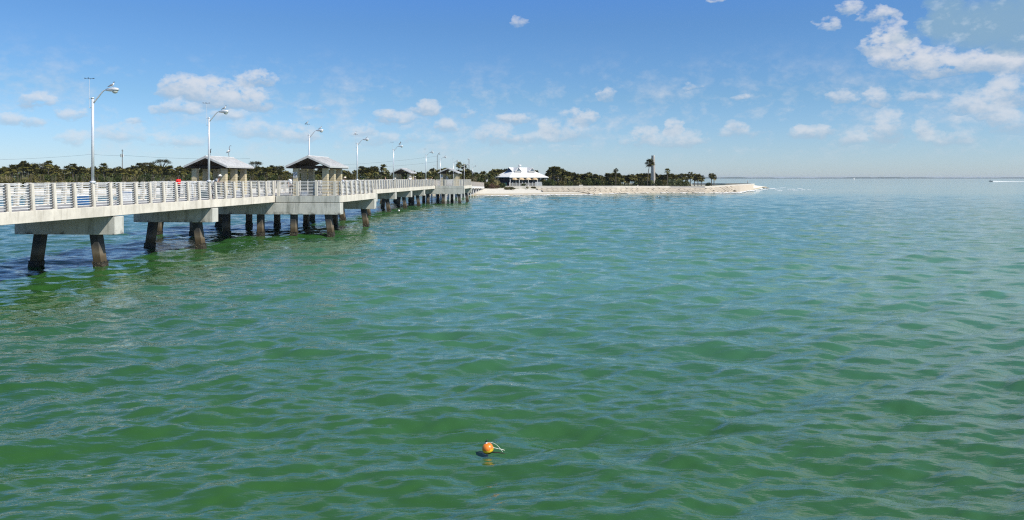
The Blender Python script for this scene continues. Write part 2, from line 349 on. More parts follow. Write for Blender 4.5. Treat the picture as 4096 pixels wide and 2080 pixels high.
def build_water():
    ys = [-30., -10., -2., 1.]
    y = 3.0
    while y < 260: ys.append(y); y *= 1.0042 if y > 8 else 1.012
    while y < 45000: ys.append(y); y *= 1.06
    ys = np.array(ys); nx = 760
    s = np.linspace(-1, 1, nx); s = s*(.75+.25*s*s)
    hw = 14+np.maximum(ys, 0)*.92
    Y = np.repeat(ys[:, None], nx, 1); X = hw[:, None]*s[None, :]
    sx = hw*2/nx*.8; sy = np.gradient(ys); sp = np.maximum(sx, sy)[:, None]
    Z = np.zeros_like(X); rng = np.random.RandomState(3)
    for i in range(90):
        lam = .35*math.exp(rng.rand()**1.2*math.log(6/.35)); th = rng.normal(0, .50)+.10
        k = 2*math.pi/lam; kx = math.sin(th)*k; ky = -math.cos(th)*k; ph = rng.rand()*6.28
        amp = .0046*lam**.85*(.6+.8*rng.rand())*(1.0 if lam < 1. else (1.1 if lam < 3. else .6))
        fade = np.clip((lam/sp-2.5)/3, 0, 1)
        ph2 = kx*X+ky*Y+ph+.8*np.sin(X*.11+ph)+.7*np.sin(Y*.17+X*.05+2*ph)
        w = np.sin(ph2); Z += amp*fade*(w+.22*np.cos(2*ph2))
    for lam, th, am in ((5.5, .62, .020), (7.2, .50, .026), (4.1, .85, .012), (8.6, -.25, .020), (3.4, -.6, .010)):
        kx = math.sin(th)*6.283/lam; ky = -math.cos(th)*6.283/lam
        env = .55+.45*np.sin(.13*X-.09*Y+lam)*np.sin(.07*Y+.05*X+2*lam)
        Z += am*env*np.sin(kx*X+ky*Y+lam*3+1.1*np.sin(.21*X+.13*Y+lam))*np.clip((lam/sp-2.5)/3, 0, 1)
    Z *= np.clip(1-(Y-190)/60, 0, 1)
    # buoy sits in a calm dip, ignore
    n, mcol = X.shape; me = bpy.data.meshes.new('water')
    co = np.stack([X, Y, Z], -1).reshape(-1, 3).astype(np.float32)
    idx = np.arange(n*mcol).reshape(n, mcol)
    q = np.stack([idx[:-1, :-1], idx[:-1, 1:], idx[1:, 1:], idx[1:, :-1]], -1).reshape(-1, 4).astype(np.int32)
    me.vertices.add(len(co)); me.vertices.foreach_set('co', co.ravel())
    me.loops.add(q.size); me.loops.foreach_set('vertex_index', q.ravel())
    me.polygons.add(len(q)); me.polygons.foreach_set('loop_start', np.arange(0, q.size, 4, dtype=np.int32))
    me.update(); me.validate()
    me.polygons.foreach_set('use_smooth', np.ones(len(q), bool))
    px = 2048+F*X/np.maximum(Y, 1); wu = wl_u(px)*F
    d = (wu-Y)                                  # metres in front of the waterline
    near = np.clip(1-np.abs(d)/12, 0, 1)**1.5*.8
    tipx = np.clip((px-3040)/60, 0, 1)*np.clip((3900-px)/900, 0, 1)*np.exp(-((Y-295)/45)**2)*.6
    at = np.where(px < 3090, np.where(d > -6, near, 0), 0)+np.where(Y > 100, tipx, 0)
    a = me.attributes.new('shore', 'FLOAT', 'POINT'); a.data.foreach_set('value', np.clip(at, 0, .9).ravel().astype(np.float32))
    me.materials.append(M_water)
    o = link('water', me); tag(o, None, None, None, 'structure'); return ys
build_water()

# ------------------------------------------------------------------ terrain
WX = [2030, 2200, 2450, 2680, 2820, 2900, 2960, 3018]
WU = [.080, .081, .083, .087, .0865, .092, .101, .115]
WY = [745, 744.7, 744.3, 745, 746, 741.5, 738, 735]
def wall_top(x):
    u = np.interp(x, WX, WU); y = np.interp(x, WX, WY); return u, EYE-(y-HZ)*u
def wall_bot(x):
    u, z = wall_top(x); return u-.0006, z-.52
def toe(x):
    u = float(np.interp(x, [1900, 2030, 2300], [.0745, .0745, .0752]))
    w = float(wl_u(x)); z = (EYE-(767-HZ)*u)*min(1, max(0, (.0752-w)/.0022)); u = max(u, w+.0002)
    return u, max(z, -.0)
m_, t, b = newmat('shore ground'); M_ground = m_
gn = t.nodes.new('ShaderNodeNewGeometry'); sp = t.nodes.new('ShaderNodeSeparateXYZ'); t.links.new(gn.outputs['Position'], sp.inputs[0])
f1 = geonoise(t, .3, 5, .7); zz = mathn(t, 'ADD', sp.outputs[2], mathn(t, 'MULTIPLY', mathn(t, 'SUBTRACT', f1, .5), 1.2))
grass = ramp(t, geonoise(t, .8, 4), [(.3, (.04, .05, .012)), (.6, (.10, .11, .03)), (.8, (.22, .2, .1))])
wet = ramp(t, mathn(t, 'MULTIPLY', sp.outputs[2], .9), [(0., (.34, .29, .19)), (.25, (.42, .37, .27)), (.5, (.60, .56, .47))])
mr = t.nodes.new('ShaderNodeMapRange'); t.links.new(zz, mr.inputs[0]); mr.inputs[1].default_value = 1.55; mr.inputs[2].default_value = 1.75
t.links.new(mixc(t, mr.outputs[0], wet, grass), b.inputs['Base Color']); b.inputs['Roughness'].default_value = .9
bump(t, b, geonoise(t, 2, 4), .5, .1)
def build_ground():
    st = list(np.arange(-4200, 2000, 60))+list(np.arange(2000, 3080, 12))
    rows = []
    for x in st:
        w = float(wl_u(x))
        blend = min(1, max(0, (x-1950)/150.))
        if x < 2100:
            profL = [(w-.006, -1.6), (w, 0), (.0755, 1.25), (.080, 1.62), (.083, 1.95), (.10, 2.0), (.2, 2.0), (.5, 2.0)]
        if 1950 < x <= 3018:
            tu, tz = toe(x); bu, bz = wall_bot(x); uu, uz = wall_top(x)
            if tu <= w+1e-4: tu = w+2e-4
            fu = np.interp(x, [2030, 2300, 2800, 3018], [.5, .16, .14, .132])
            profR = [(w-.006, -1.6), (w, 0), (tu, tz-.12), (bu, bz-.12), (uu+.0004, uz-.42), (uu+.003, uz-.35), (fu, 1.7), (fu+.004, -1.5)]
        if x <= 3018:
            prof = profL if x <= 1950 else (profR if x >= 2100 else [(a[0]*(1-blend)+b_[0]*blend, a[1]*(1-blend)+b_[1]*blend) for a, b_ in zip(profL, profR)])
        else:
            k = (3075-x)/57.; bu = np.interp(x, [3018, 3075], [.1145, .137])
            prof = [(w-.008, -1.6), (w, -.1), (w+.3*(bu-w)+.0002, .5*k), (bu, 1.55*k), (bu+.0004, 1.55*k-.1), (bu+.003, 1.5*k-.2), (bu+.01, 1.1*k-.6), (bu+.014, -1.5)]
        rows.append([((x-2048)*u, F*u, z) for u, z in prof])
    m = MB(); n = 8
    m.add([p for r in rows for p in r], [(i*n+j, (i+1)*n+j, (i+1)*n+j+1, i*n+j+1) for i in range(len(rows)-1) for j in range(n-1)])
    tag(link('ground', m.mesh('ground', M_ground)), None, None, None, 'structure')
build_ground()
# seabed sheet far below so nothing is open underneath
m = MB(); m.add([(-60000, -200, -6), (60000, -200, -6), (60000, 50000, -6), (-60000, 50000, -6)], [(0, 1, 2, 3)])
tag(link('seabed_terrain', m.mesh('seabed', flat('seabed', (.1, .14, .08)))), None, None, None, 'structure')

# seawall with interlocking slab slope
sw = thing('seawall', 'long low white concrete seawall with sloping interlocking slabs along the point', 'seawall', P(2450, 744, .083))
inv = Matrix.Translation(-sw.location)
def swp(x, u, z): return inv @ Vector(((x-2048)*u, F*u, z))
def ribbon(m, xs, thick=.5):
    rings = []
    for x in xs:
        u, z = wall_top(x); u2 = u+.00018
        rings.append([swp(x, u-.0002, z), swp(x, u2, z), swp(x, u2, z-.75), swp(x, u-.0002, z-.75)])
    m.loft(rings)
m = MB(); ribbon(m, np.arange(2022, 3019, 6)); link('wall', m.mesh('wall', M_seaw), sw)
m = MB(); xs = np.arange(2022, 3019, 6); rings = []
for x in xs:
    u, z = wall_top(x); rings.append([swp(x, u-.00021, z+.003), swp(x, u+.0002, z+.003), swp(x, u+.0002, z+.09), swp(x, u-.00021, z+.09)])
m.loft(rings); link('coping', m.mesh('coping', M_seaw), sw)
for x0, x1 in ((2316, 2332), (2549, 2553), (2110, 2116)):
    m = MB(); u, z = wall_top(x0); m.box(-.5*(x1-x0)*u, .5*(x1-x0)*u, -.3, .3, .093, .42, Matrix.Translation(swp((x0+x1)/2, u, z))); link('raised_block', m.mesh('block', M_seaw), sw)
def rev(x, b_):                      # point on the slope
    tu, tz = toe(x); bu, bz = wall_bot(x)
    w = wl_u(x)
    if x > 2500: tu = w-.0003; tz = -.12
    return (x-2048)*(tu+(bu-tu)*b_), F*(tu+(bu-tu)*b_), tz+(bz-tz)*b_
m = MB(); xs = np.arange(2150, 3016, 8); nb = 4
m.add([inv @ (Vector(rev(x, i/nb))+Vector((0, 0, -.5 if (x < 2300 and i < 2) or x < 2180 else 0))) for x in xs for i in range(nb+1)], [(a*(nb+1)+i, (a+1)*(nb+1)+i, (a+1)*(nb+1)+i+1, a*(nb+1)+i+1) for a in range(len(xs)-1) for i in range(nb)])
link('slope_bed', m.mesh('slope_bed', M_gapd), sw)
m = MB()
def slab(m, x0, x1, b0, b1, sh, lift):
    # z-shaped interlocking outline sheared down to the right
    bm_ = (b0+b1)/2; out = [(x0, b1), (x1, b1), (x1+sh*.35, bm_+.03), (x1+sh, b0), (x0+sh, b0), (x0+sh*.35, bm_+.03)]
    top = [inv @ (Vector(rev(min(x, 3015), max(0, bb)))+Vector((0, 0, lift))) for x, bb in out]
    bot = [p-Vector((0, 0, lift+.05)) for p in top]
    m.loft([bot, top])
x = 2150.
rows_n = 4
for j in range(rows_n):
    b0 = j/rows_n; b1 = (j+1)/rows_n-.03
    x = 2120+j*9+(0, 13, 5, 16)[j]
    if j < 2: x += (2-j)*22
    while x < 3000:
        wd = 21 if x < 2830 else max(9, 21-(x-2830)*.16)
        if x < 2830:
            slab(m, x, x+wd-1.9, b0+.02, b1, 9, .13+random.uniform(-.05, .05))
        elif x < 2935:
            slab(m, x, x+wd-1.6, b0+.01, b1+.03, 10, .16+random.uniform(-.03, .03))
        x += wd+random.uniform(-1.5, 1.5)
link('slab_facing', m.mesh('slabs', M_slab), sw)
m = MB()                              # plain concrete ramp at the point
xs = np.arange(2930, 3016, 4)
m.add([inv @ (Vector(rev(x, i/4))+Vector((0, 0, .14))) for x in xs for i in range(5)], [(a*5+i, (a+1)*5+i, (a+1)*5+i+1, a*5+i+1) for a in range(len(xs)-1) for i in range(4)])
link('smooth_apron', m.mesh('apron', M_slab), sw)
# low dark wall behind at the point
bw = thing('low_wall', 'dark grey low wall behind the seawall near the tip of the point', 'low wall', P(2960, 735, .112))
iv = Matrix.Translation(-bw.location); m = MB(); rings = []
for x, y, u in ((2905, 733.5, .118), (2960, 733.2, .122), (3005, 733.8, .124)):
    p = iv @ P(x, y, u); rings.append([p, p+Vector((0, .3, 0)), p+Vector((0, .3, -.9)), p+Vector((0, 0, -.9))])
m.loft(rings); link('wall_body', m.mesh('lw', flat('dark weathered concrete', (.13, .12, .1))), bw)
lw = thing('low_wall', 'pale low wall under the pair of palms on the point', 'low wall', P(2850, 735, .118))
iv = Matrix.Translation(-lw.location); m = MB(); rings = []
for x, y, u in ((2770, 732.6, .122), (2850, 733, .12), (2903, 733.4, .118)):
    p = iv @ P(x, y, u); rings.append([p, p+Vector((0, .3, 0)), p+Vector((0, .3, -.7)), p+Vector((0, 0, -.7))])
m.loft(rings); link('wall_body', m.mesh('lw2', M_seaw), lw)

# foam
m_, t, b = newmat('foam'); M_foam = m_; f = geonoise(t, 1.5, 5, .7)
t.links.new(ramp(t, f, [(.3, (.7, .72, .7)), (.6, (.86, .87, .86))]), b.inputs['Base Color']); b.inputs['Roughness'].default_value = .8
m = MB(); rnd = random.Random(5)
def foamline(x0, x1, yo, wdt, dens=1.0, jit=1.0):
    x = x0
    while x < x1:
        ln = rnd.uniform(4, 26)
        if rnd.random() < dens:
            pts = []; k = max(3, int(ln/3)); ph = rnd.random()*6
            for i in range(k+1):
                xx = x+ln*i/k; yy = np.interp(xx, wl_x, wl_y) if yo is not None and xx < 3075 else 752
                yy = yy+(yo or 0)+jit*math.sin(xx*.09+ph*.2)*.7; wv = wdt*math.sin(math.pi*i/k)*(.6+.8*rnd.random())+.05
                pts.append((xx, yy, wv))
            top = [P(a, b_-w_, EYE/(b_-w_-HZ)) for a, b_, w_ in pts]; bot = [P(a, b_+w_, EYE/(b_+w_-HZ)) for a, b_, w_ in pts]
            vs = [v+Vector((0, 0, .10)) for v in bot]+[v+Vector((0, 0, .12)) for v in top]; n = len(pts)
            m.add(vs, [(i, i+1, n+i+1, n+i) for i in range(n-1)])
        x += ln*rnd.uniform(.6, 1.1)
foamline(1905, 2500, .3, .7, .85); foamline(1990, 2420, 1.8, .5, .45); foamline(2180, 3010, .2, .55, .7); foamline(2440, 2900, 1.5, .3, .3)
foamline(2880, 3060, 2.5, 1.0, .85); foamline(2940, 3070, 4.2, .9, .6)
wl_save = list(wl_y)
for (xa, ya, ln, w_) in ((3060, 754, 40, 1.0), (3095, 757, 30, .8), (3120, 752, 25, .6), (3150, 757, 30, .9), (3170, 761, 22, .5), (3190, 755, 20, .8), (3205, 760, 16, .5), (3110, 763, 20, .4), (3230, 758, 14, .3), (3020, 762, 30, 1.2), (3045, 759, 26, 1.3), (3080, 755.5, 24, .8), (3020, 765.5, 20, .7)):
    n = 7; pts = [(xa+ln*i/n, ya+rnd.uniform(-.4, .4), w_*.42*math.sin(math.pi*i/n)*rnd.uniform(.5, 1.3)+.04) for i in range(n+1)]
    top = [P(a, b_-w2, EYE/(b_-w2-HZ)) for a, b_, w2 in pts]; bot = [P(a, b_+w2, EYE/(b_+w2-HZ)) for a, b_, w2 in pts]
    n += 1; m.add([v+Vector((0, 0, .06)) for v in bot]+[v+Vector((0, 0, .10)) for v in top], [(i, i+1, n+i+1, n+i) for i in range(n-1)])
tag(link('surf_foam', m.mesh('surf_foam', M_foam)), 'white broken surf washing along the beach and round the point', 'surf', None, 'stuff')
# ------------------------------------------------------------------ pier
TA = 202/3000.; A = math.atan(TA); SP = 11.4; P0 = 40.72
pier = thing('fishing_pier', 'long white concrete fishing pier with slatted railings running to the shore', 'pier', (-24.3, 0, 0), -A)
def pw(q, p, z): return pier.matrix_basis @ Vector((q, p, z))
pier_M = Matrix.Translation((-24.3, 0, 0)) @ Matrix.Rotation(-A, 4, 'Z')
def pw(q, p, z): return pier_M @ Vector((q, p, z))
DECK = 3.40; PWID = 5.6; KS = range(-3, 11)
def pp(k): return P0+SP*k
m = MB(); m.box(-5.38, -.22, .43, SP+.41, 3.05, 3.36); me_slab = m.mesh('deck_slab', M_deck)
m = MB(); m.box(-.22, 0, .43, SP+.41, 2.85, 3.40); me_fn = m.mesh('fascia', M_conc)
m = MB(); m.box(-5.62, -5.38, .43, SP+.41, 2.85, 3.40); me_ff = m.mesh('fascia_far', M_conc)
m = MB(); m.box(-5.66, .05, 0, .85, 1.82, 2.80); me_cap = m.mesh('cap', M_cap)
m = MB(); m.box(-11.2, 5.62, 0, .85, 1.82, 2.80); me_capw = m.mesh('cap_wide', M_cap)
# square pile, battered by dx per metre, with mussel crust
def pile_meshes(batter):
    m = MB(); w = .26; rings = []
    for z in (1.84, 1.0, .3, -1.5):
        ox = batter*(1.84-z); c = .05
        rings.append([Vector((ox+a, b_, z)) for a, b_ in ((-w+c, -w), (w-c, -w), (w, -w+c), (w, w-c), (w-c, w), (-w+c, w), (-w, w-c), (-w, -w+c))])
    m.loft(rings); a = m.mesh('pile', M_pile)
    m = MB(); rings = []; rr = random.Random(int(batter*100)+3)
    for z in (.34, .30, .22, .14, .04, -.1, -.3):
        ox = batter*(1.84-z); rings.append([Vector((ox+(w+.008+rr.uniform(0, .035))*sx*1.0*(1 if abs(sx) == 1 else 1), (w+.008+rr.uniform(0, .035))*sy, z+rr.uniform(-.05, .05)))
            for sx, sy in ((-1, -1), (-.33, -1.02), (.33, -1.02), (1, -1), (1.02, -.33), (1.02, .33), (1, 1), (.33, 1.02), (-.33, 1.02), (-1, 1), (-1.02, .33), (-1.02, -.33))])
    m.loft(rings); return a, m.mesh('mussel_crust', M_crust)
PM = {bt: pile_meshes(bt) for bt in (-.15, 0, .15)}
# railing post (leans inwards), side +1: outward is +q
def post_mesh(side):
    m = MB(); x1 = 0.0; rings = []
    for z, xo, wq in ((0, -.005, .25), (1.24, -.085, .23)):
        a = xo*side; b_ = (xo-wq)*side; lo, hi = min(a, b_), max(a, b_)
        rings.append([Vector((lo, -.08, z)), Vector((hi, -.08, z)), Vector((hi, .08, z)), Vector((lo, .08, z))])
    m.loft(rings)
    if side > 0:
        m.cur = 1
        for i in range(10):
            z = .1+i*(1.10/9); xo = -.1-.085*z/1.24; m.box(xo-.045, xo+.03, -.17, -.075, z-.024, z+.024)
    return m.mesh('post', M_post, flat('shade-dark bracket', (.10, .09, .08), .7))  # clamps coloured dark to give the shade beside each post
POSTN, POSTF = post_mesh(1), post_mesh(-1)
m = MB(); m.loft([[Vector((-.11, -.21, 0)), Vector((.11, -.21, 0)), Vector((.11, -.01, 0)), Vector((-.11, -.01, 0))], [Vector((-.11, -.21, 1.22)), Vector((.11, -.21, 1.22)), Vector((.11, -.05, 1.22)), Vector((-.11, -.05, 1.22))]])
POSTX = m.mesh('post_cross', M_post)
NR = 10
def rail_mesh(length, lean=.085):
    out = []
    for i in range(NR):
        z = .1+i*(1.10/(NR-1)); m = MB(); xo = -.1-lean*z/1.24
        m.tube([(0, -.0, z), (0, length, z)], .019, 6); out.append((m.mesh('rail', M_rail), xo))
    return out
RL = rail_mesh(7*1.5+.7)
def railing(k, side, q0, label=None):
    r = bpy.data.objects.new('railing', None); COL.objects.link(r); r.parent = pier; r.location = (q0, pp(k)+.78, DECK)
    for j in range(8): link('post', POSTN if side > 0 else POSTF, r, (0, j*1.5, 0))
    for me, xo in RL: link('rail', me, r, (xo*side, -.35, 0))
    return r
def railing_x(q_lo, q_hi, p, posts, face):      # across the pier
    r = bpy.data.objects.new('railing', None); COL.objects.link(r); r.parent = pier; r.location = (0, p, DECK); r.rotation_euler = (0, 0, 0 if face < 0 else 0)
    for q in posts: link('post', POSTX, r, (q, .22 if face < 0 else 0, 0))
    m0 = None
    for i in range(NR):
        z = .1+i*(1.10/(NR-1)); m = MB(); yy = .11 if face < 0 else -.11
        m.tube([(q_lo, yy, z), (q_hi, yy, z)], .019, 6); link('rail', m.mesh('railx', M_rail), r)
    return r
for k in range(-3, 10):
    o = bevel(link('deck_slab', me_slab, pier, (0, pp(k), 0)), .01)
    plat = k in (2, 9)
    if not plat:
        bevel(link('fascia_beam', me_fn, pier, (0, pp(k)+(0 if True else 0), 0)), .015)
        bevel(link('fascia_beam', me_ff, pier, (0, pp(k), 0)), .015)
        railing(k, 1, 0); railing(k, -1, -5.6)
PQ = {False: [(-1.27, .15), (-4.45, -.15)], True: [(4.45, .15), (1.5, 0), (-1.4, 0), (-4.4, 0), (-7.3, 0), (-10.2, -.15)]}
for k in KS:
    wide = k in (2, 3, 9, 10)
    bevel(link('bent_cap', me_capw if wide else me_cap, pier, (0, pp(k), 0)), .02)
    for q, bt in PQ[wide]:
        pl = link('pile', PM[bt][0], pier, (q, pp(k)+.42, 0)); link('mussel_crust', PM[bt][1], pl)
# bump-out platforms
for k in (2, 9):
    p0, p1 = pp(k)+.0, pp(k)+SP+.85
    for qa, qb in ((-.2, 5.35), (-11.0, -5.4)):
        m = MB(); m.box(qa, qb, p0+.25, p1-.25, 3.05, 3.37); bevel(link('platform_slab', m.mesh('pslab', M_deck), pier), .01)
        qo, qi = (qb, qa) if qa > -1 else (qa, qb)
        lo, hi = (.06, 5.57) if qa > -1 else (-11.2, -5.68)
        m = MB(); m.box(lo, hi, p0+.0, p0+.25, 2.84, 3.41); bevel(link('fascia_beam', m.mesh('pf', M_cap), pier), .015)
        m = MB(); m.box(lo, hi, p1-.25, p1, 2.84, 3.41); bevel(link('fascia_beam', m.mesh('pf', M_cap), pier), .015)
        ox = (5.35, 5.60) if qa > -1 else (-11.25, -11.0)
        m = MB(); m.box(ox[0], ox[1], p0+.25, p1-.25, 2.84, 3.41); bevel(link('fascia_beam', m.mesh('pf', M_conc), pier), .015)
        if qa > -1:
            railing_x(.2, 5.4, p0, (.28, 1.92, 3.55, 5.12), -1); railing_x(.2, 5.4, p1, (.28, 1.92, 3.55, 5.12), 1)
            railing(k, 1, 5.58)
        else:
            railing_x(-11., -5.8, p0, (-5.88, -7.5, -9.1, -10.8), -1); railing_x(-11., -5.8, p1, (-5.88, -7.5, -9.1, -10.8), 1)
            railing(k, -1, -11.2)
# white sloping approach ramp with picket sides
ramp_t = thing('boardwalk_ramp', 'weathered picket-sided ramp dropping from the pier end to the beach', 'ramp', pw(0, pp(10)+.9, 0), -A)
LR = 78.0
def rz(s): return 3.40-1.2*min(1, s/LR)
m = MB(); m.loft([[Vector((-5, 0, rz(0)-.25)), Vector((-.15, 0, rz(0)-.25)), Vector((-.15, 0, rz(0))), Vector((-5, 0, rz(0)))], [Vector((-5, LR, rz(LR)-.25)), Vector((-.15, LR, rz(LR)-.25)), Vector((-.15, LR, rz(LR))), Vector((-5, LR, rz(LR)))]])
link('deck', m.mesh('rdeck', M_deck), ramp_t)
m = MB(); m.loft([[Vector((-.14, 0, rz(0)-.5)), Vector((0, 0, rz(0)-.5)), Vector((0, 0, rz(0)+.03)), Vector((-.14, 0, rz(0)+.03))], [Vector((-.14, LR, rz(LR)-.5)), Vector((0, LR, rz(LR)-.5)), Vector((0, LR, rz(LR)+.03)), Vector((-.14, LR, rz(LR)+.03))]])
link('edge_beam', m.mesh('rbeam', M_rail), ramp_t)
M_picket = flat('weathered pickets', (.42, .38, .33), .9)
for q in (-.08, -4.95):
    m = MB()
    s = .1
    while s < LR: m.box(q-.02, q+.02, s, s+.14, rz(s)+.05, rz(s)+1.22); s += .26
    m.loft([[Vector((q-.05, 0, rz(0)+1.225)), Vector((q+.05, 0, rz(0)+1.225)), Vector((q+.05, 0, rz(0)+1.28)), Vector((q-.05, 0, rz(0)+1.28))], [Vector((q-.05, LR, rz(LR)+1.225)), Vector((q+.05, LR, rz(LR)+1.225)), Vector((q+.05, LR, rz(LR)+1.28)), Vector((q-.05, LR, rz(LR)+1.28))]])
    link('picket_side', m.mesh('pickets', M_picket), ramp_t)
s = 4
while s < LR-2:
    for q in (-.5, -4.6):
        m = MB(); m.box(q-.16, q+.16, s-.16, s+.16, -1, rz(s)-.26); link('support_post', m.mesh('sp', M_rail), ramp_t)
    s += 6.2
# ------------------------------------------------------------------ shelters
def shelter(k, qc, label, signs):
    t = thing('picnic_shelter', label, 'shelter', pw(qc, pp(k)+SP/2-1.6, DECK-.03), -A, 'gabled shelters on the pier')
    hw = 1.93; y0, y1 = -3.0, 2.6; ze, zr = 2.53, 3.37; th = .13
    m = MB()
    for s in (-1, 1):
        m.loft([[Vector((0, y, zr)), Vector((s*hw, y, ze)), Vector((s*hw, y, ze+.05)), Vector((0, y, zr+.055))] for y in (y0, y1)])
        i = 0; y = y0+.02
        while y < y1:
            m.loft([[Vector((s*.04, y, zr+.04)), Vector((s*(hw-.01), y, ze+.04)), Vector((s*(hw-.01), y, ze+.085)), Vector((s*.04, y, zr+.09))], [Vector((s*.04, y+.03, zr+.04)), Vector((s*(hw-.01), y+.03, ze+.04)), Vector((s*(hw-.01), y+.03, ze+.085)), Vector((s*.04, y+.03, zr+.09))]]); y += .4
    m.tube([(0, y0, zr+.06), (0, y1, zr+.06)], .07, 6)
    rf = link('roof', m.mesh('roof', M_roofs), t)
    m = MB()
    for s in (-1, 1):
        for ya, yb in ((y0-.04, y0-.004), (y1+.004, y1+.04)):
            m.loft([[Vector((0, y, zr-.11)), Vector((s*hw, y, ze-.11)), Vector((s*hw, y, ze+.045)), Vector((0, y, zr+.05))] for y in (ya, yb)])
        m.box(min(s*hw, s*(hw+.035)), max(s*hw, s*(hw+.035)), y0-.04, y1+.04, ze-.11, ze+.035)
    link('bargeboard', m.mesh('barge', M_fasc), rf)
    m = MB()
    for s in (-1, 1):
        m.loft([[Vector((0, y, zr-.16)), Vector((s*(hw-.02), y, ze-.16)), Vector((s*(hw-.02), y, ze-.01)), Vector((0, y, zr-.01))] for y in (y0+.03, y1-.03)])
        m.box(s*1.3-.1, s*1.3+.1, y0+.2, y1-.2, 2.36, 2.62)
    for y in (-2.2, -.2, 1.8): m.box(-1.4, 1.4, y-.06, y+.06, 2.40, 2.60)
    link('timber_frame', m.mesh('frame', M_wooddk), rf)
    M_ = MB(); w = .225
    for z0 in np.arange(0, 2.36, .2): M_.box(-w+.006*(int(z0*5) % 2), w-.006*(int(z0*5) % 2), -w, w, z0, min(z0+.185, 2.36))
    M_.box(-w+.02, w-.02, -w+.02, w-.02, 0, 2.36)
    cm = M_.mesh('column', M_block)
    for s in (-1.3, 1.3):
        for y in (-2.2, -.2, 1.8): link('column', cm, t, (s, y, 0))
    # picnic table between the columns
    return t
def sign_plate(loc, w, h, label, rz=0, cols=None):
    t = thing('sign', label, 'sign', loc, rz)
    m = MB(); m.box(-w/2, w/2, -.01, .01, -h/2, h/2); link('plate', m.mesh('plate', M_rail), t)
    m = MB(); n = 20; r0, r1 = w*.30, w*.40; cz = h*.12
    vs = [Vector((r*math.cos(a), yy, cz+r*math.sin(a))) for yy in (-.014, -.011) for r in (r0, r1) for a in [2*math.pi*i/n for i in range(n)]]
    m.add(vs, [(i, (i+1) % n, n+(i+1) % n, n+i) for i in range(n)])
    c_, s_ = math.cos(R(-45)), math.sin(R(-45)); hh = w*.035
    m.add([Vector((a*c_-b_*s_, -.015, cz+a*s_+b_*c_)) for a, b_ in ((-r1, -hh), (r1, -hh), (r1, hh), (-r1, hh))], [(0, 1, 2, 3)])
    m.box(-w*.13, w*.13, -.0135, -.0115, cz-w*.06, cz+w*.07)
    for i in range(2): m.box(-w*.36, w*.36, -.0135, -.0115, -h*.40+i*h*.09, -h*.36+i*h*.09)
    link('symbol', m.mesh('symbol', M_black), t); return t
shelter(2, 2.45, 'white-roofed open shelter on square block columns, near platform, prohibition sign on its column', 1)
shelter(2, -6.6, 'metal-roofed open shelter with heron on its ridge, behind the second lamp post', 0)
shelter(9, -6.8, 'far small open shelter, left of the two distant ones', 0)
shelter(9, 2.3, 'far small open shelter with signs on its columns, right of the two distant ones', 1)
ysh = pp(2)+SP/2-1.6-2.2-.225-.03
sign_plate(pw(2.45-1.3, ysh, DECK+1.78), .36, .46, 'prohibition sign with struck-through circle on near shelter column', -A)
sign_plate(pw(2.3-1.3, ysh+7*SP, DECK+1.8), .40, .5, 'pale prohibition sign on left column of the farther shelter', -A)
t = thing('sign', 'white oval board with dark marks inside the farther shelter', 'sign', pw(2.3-.55, ysh+7*SP+1.9, DECK+1.5), -A)
m = MB(); n = 14; m.loft([[Vector((.26*math.cos(a), y, .36*math.sin(a))) for a in [2*math.pi*i/n for i in range(n)]] for y in (-.02, .02)]); link('board', m.mesh('oval', M_rail), t)
m = MB(); m.box(-.12, -.04, -.026, -.022, .02, .1); m.box(.04, .12, -.026, -.022, .02, .1); m.box(-.1, .1, -.026, -.022, -.16, -.1); m.box(-.03, .03, -.026, -.022, -.08, .0); link('marks', m.mesh('marks', M_black), t)
m = MB(); m.tube([(0, .05, -1.5), (0, .05, .0)], .03, 6); link('post', m.mesh('p', M_black), t)
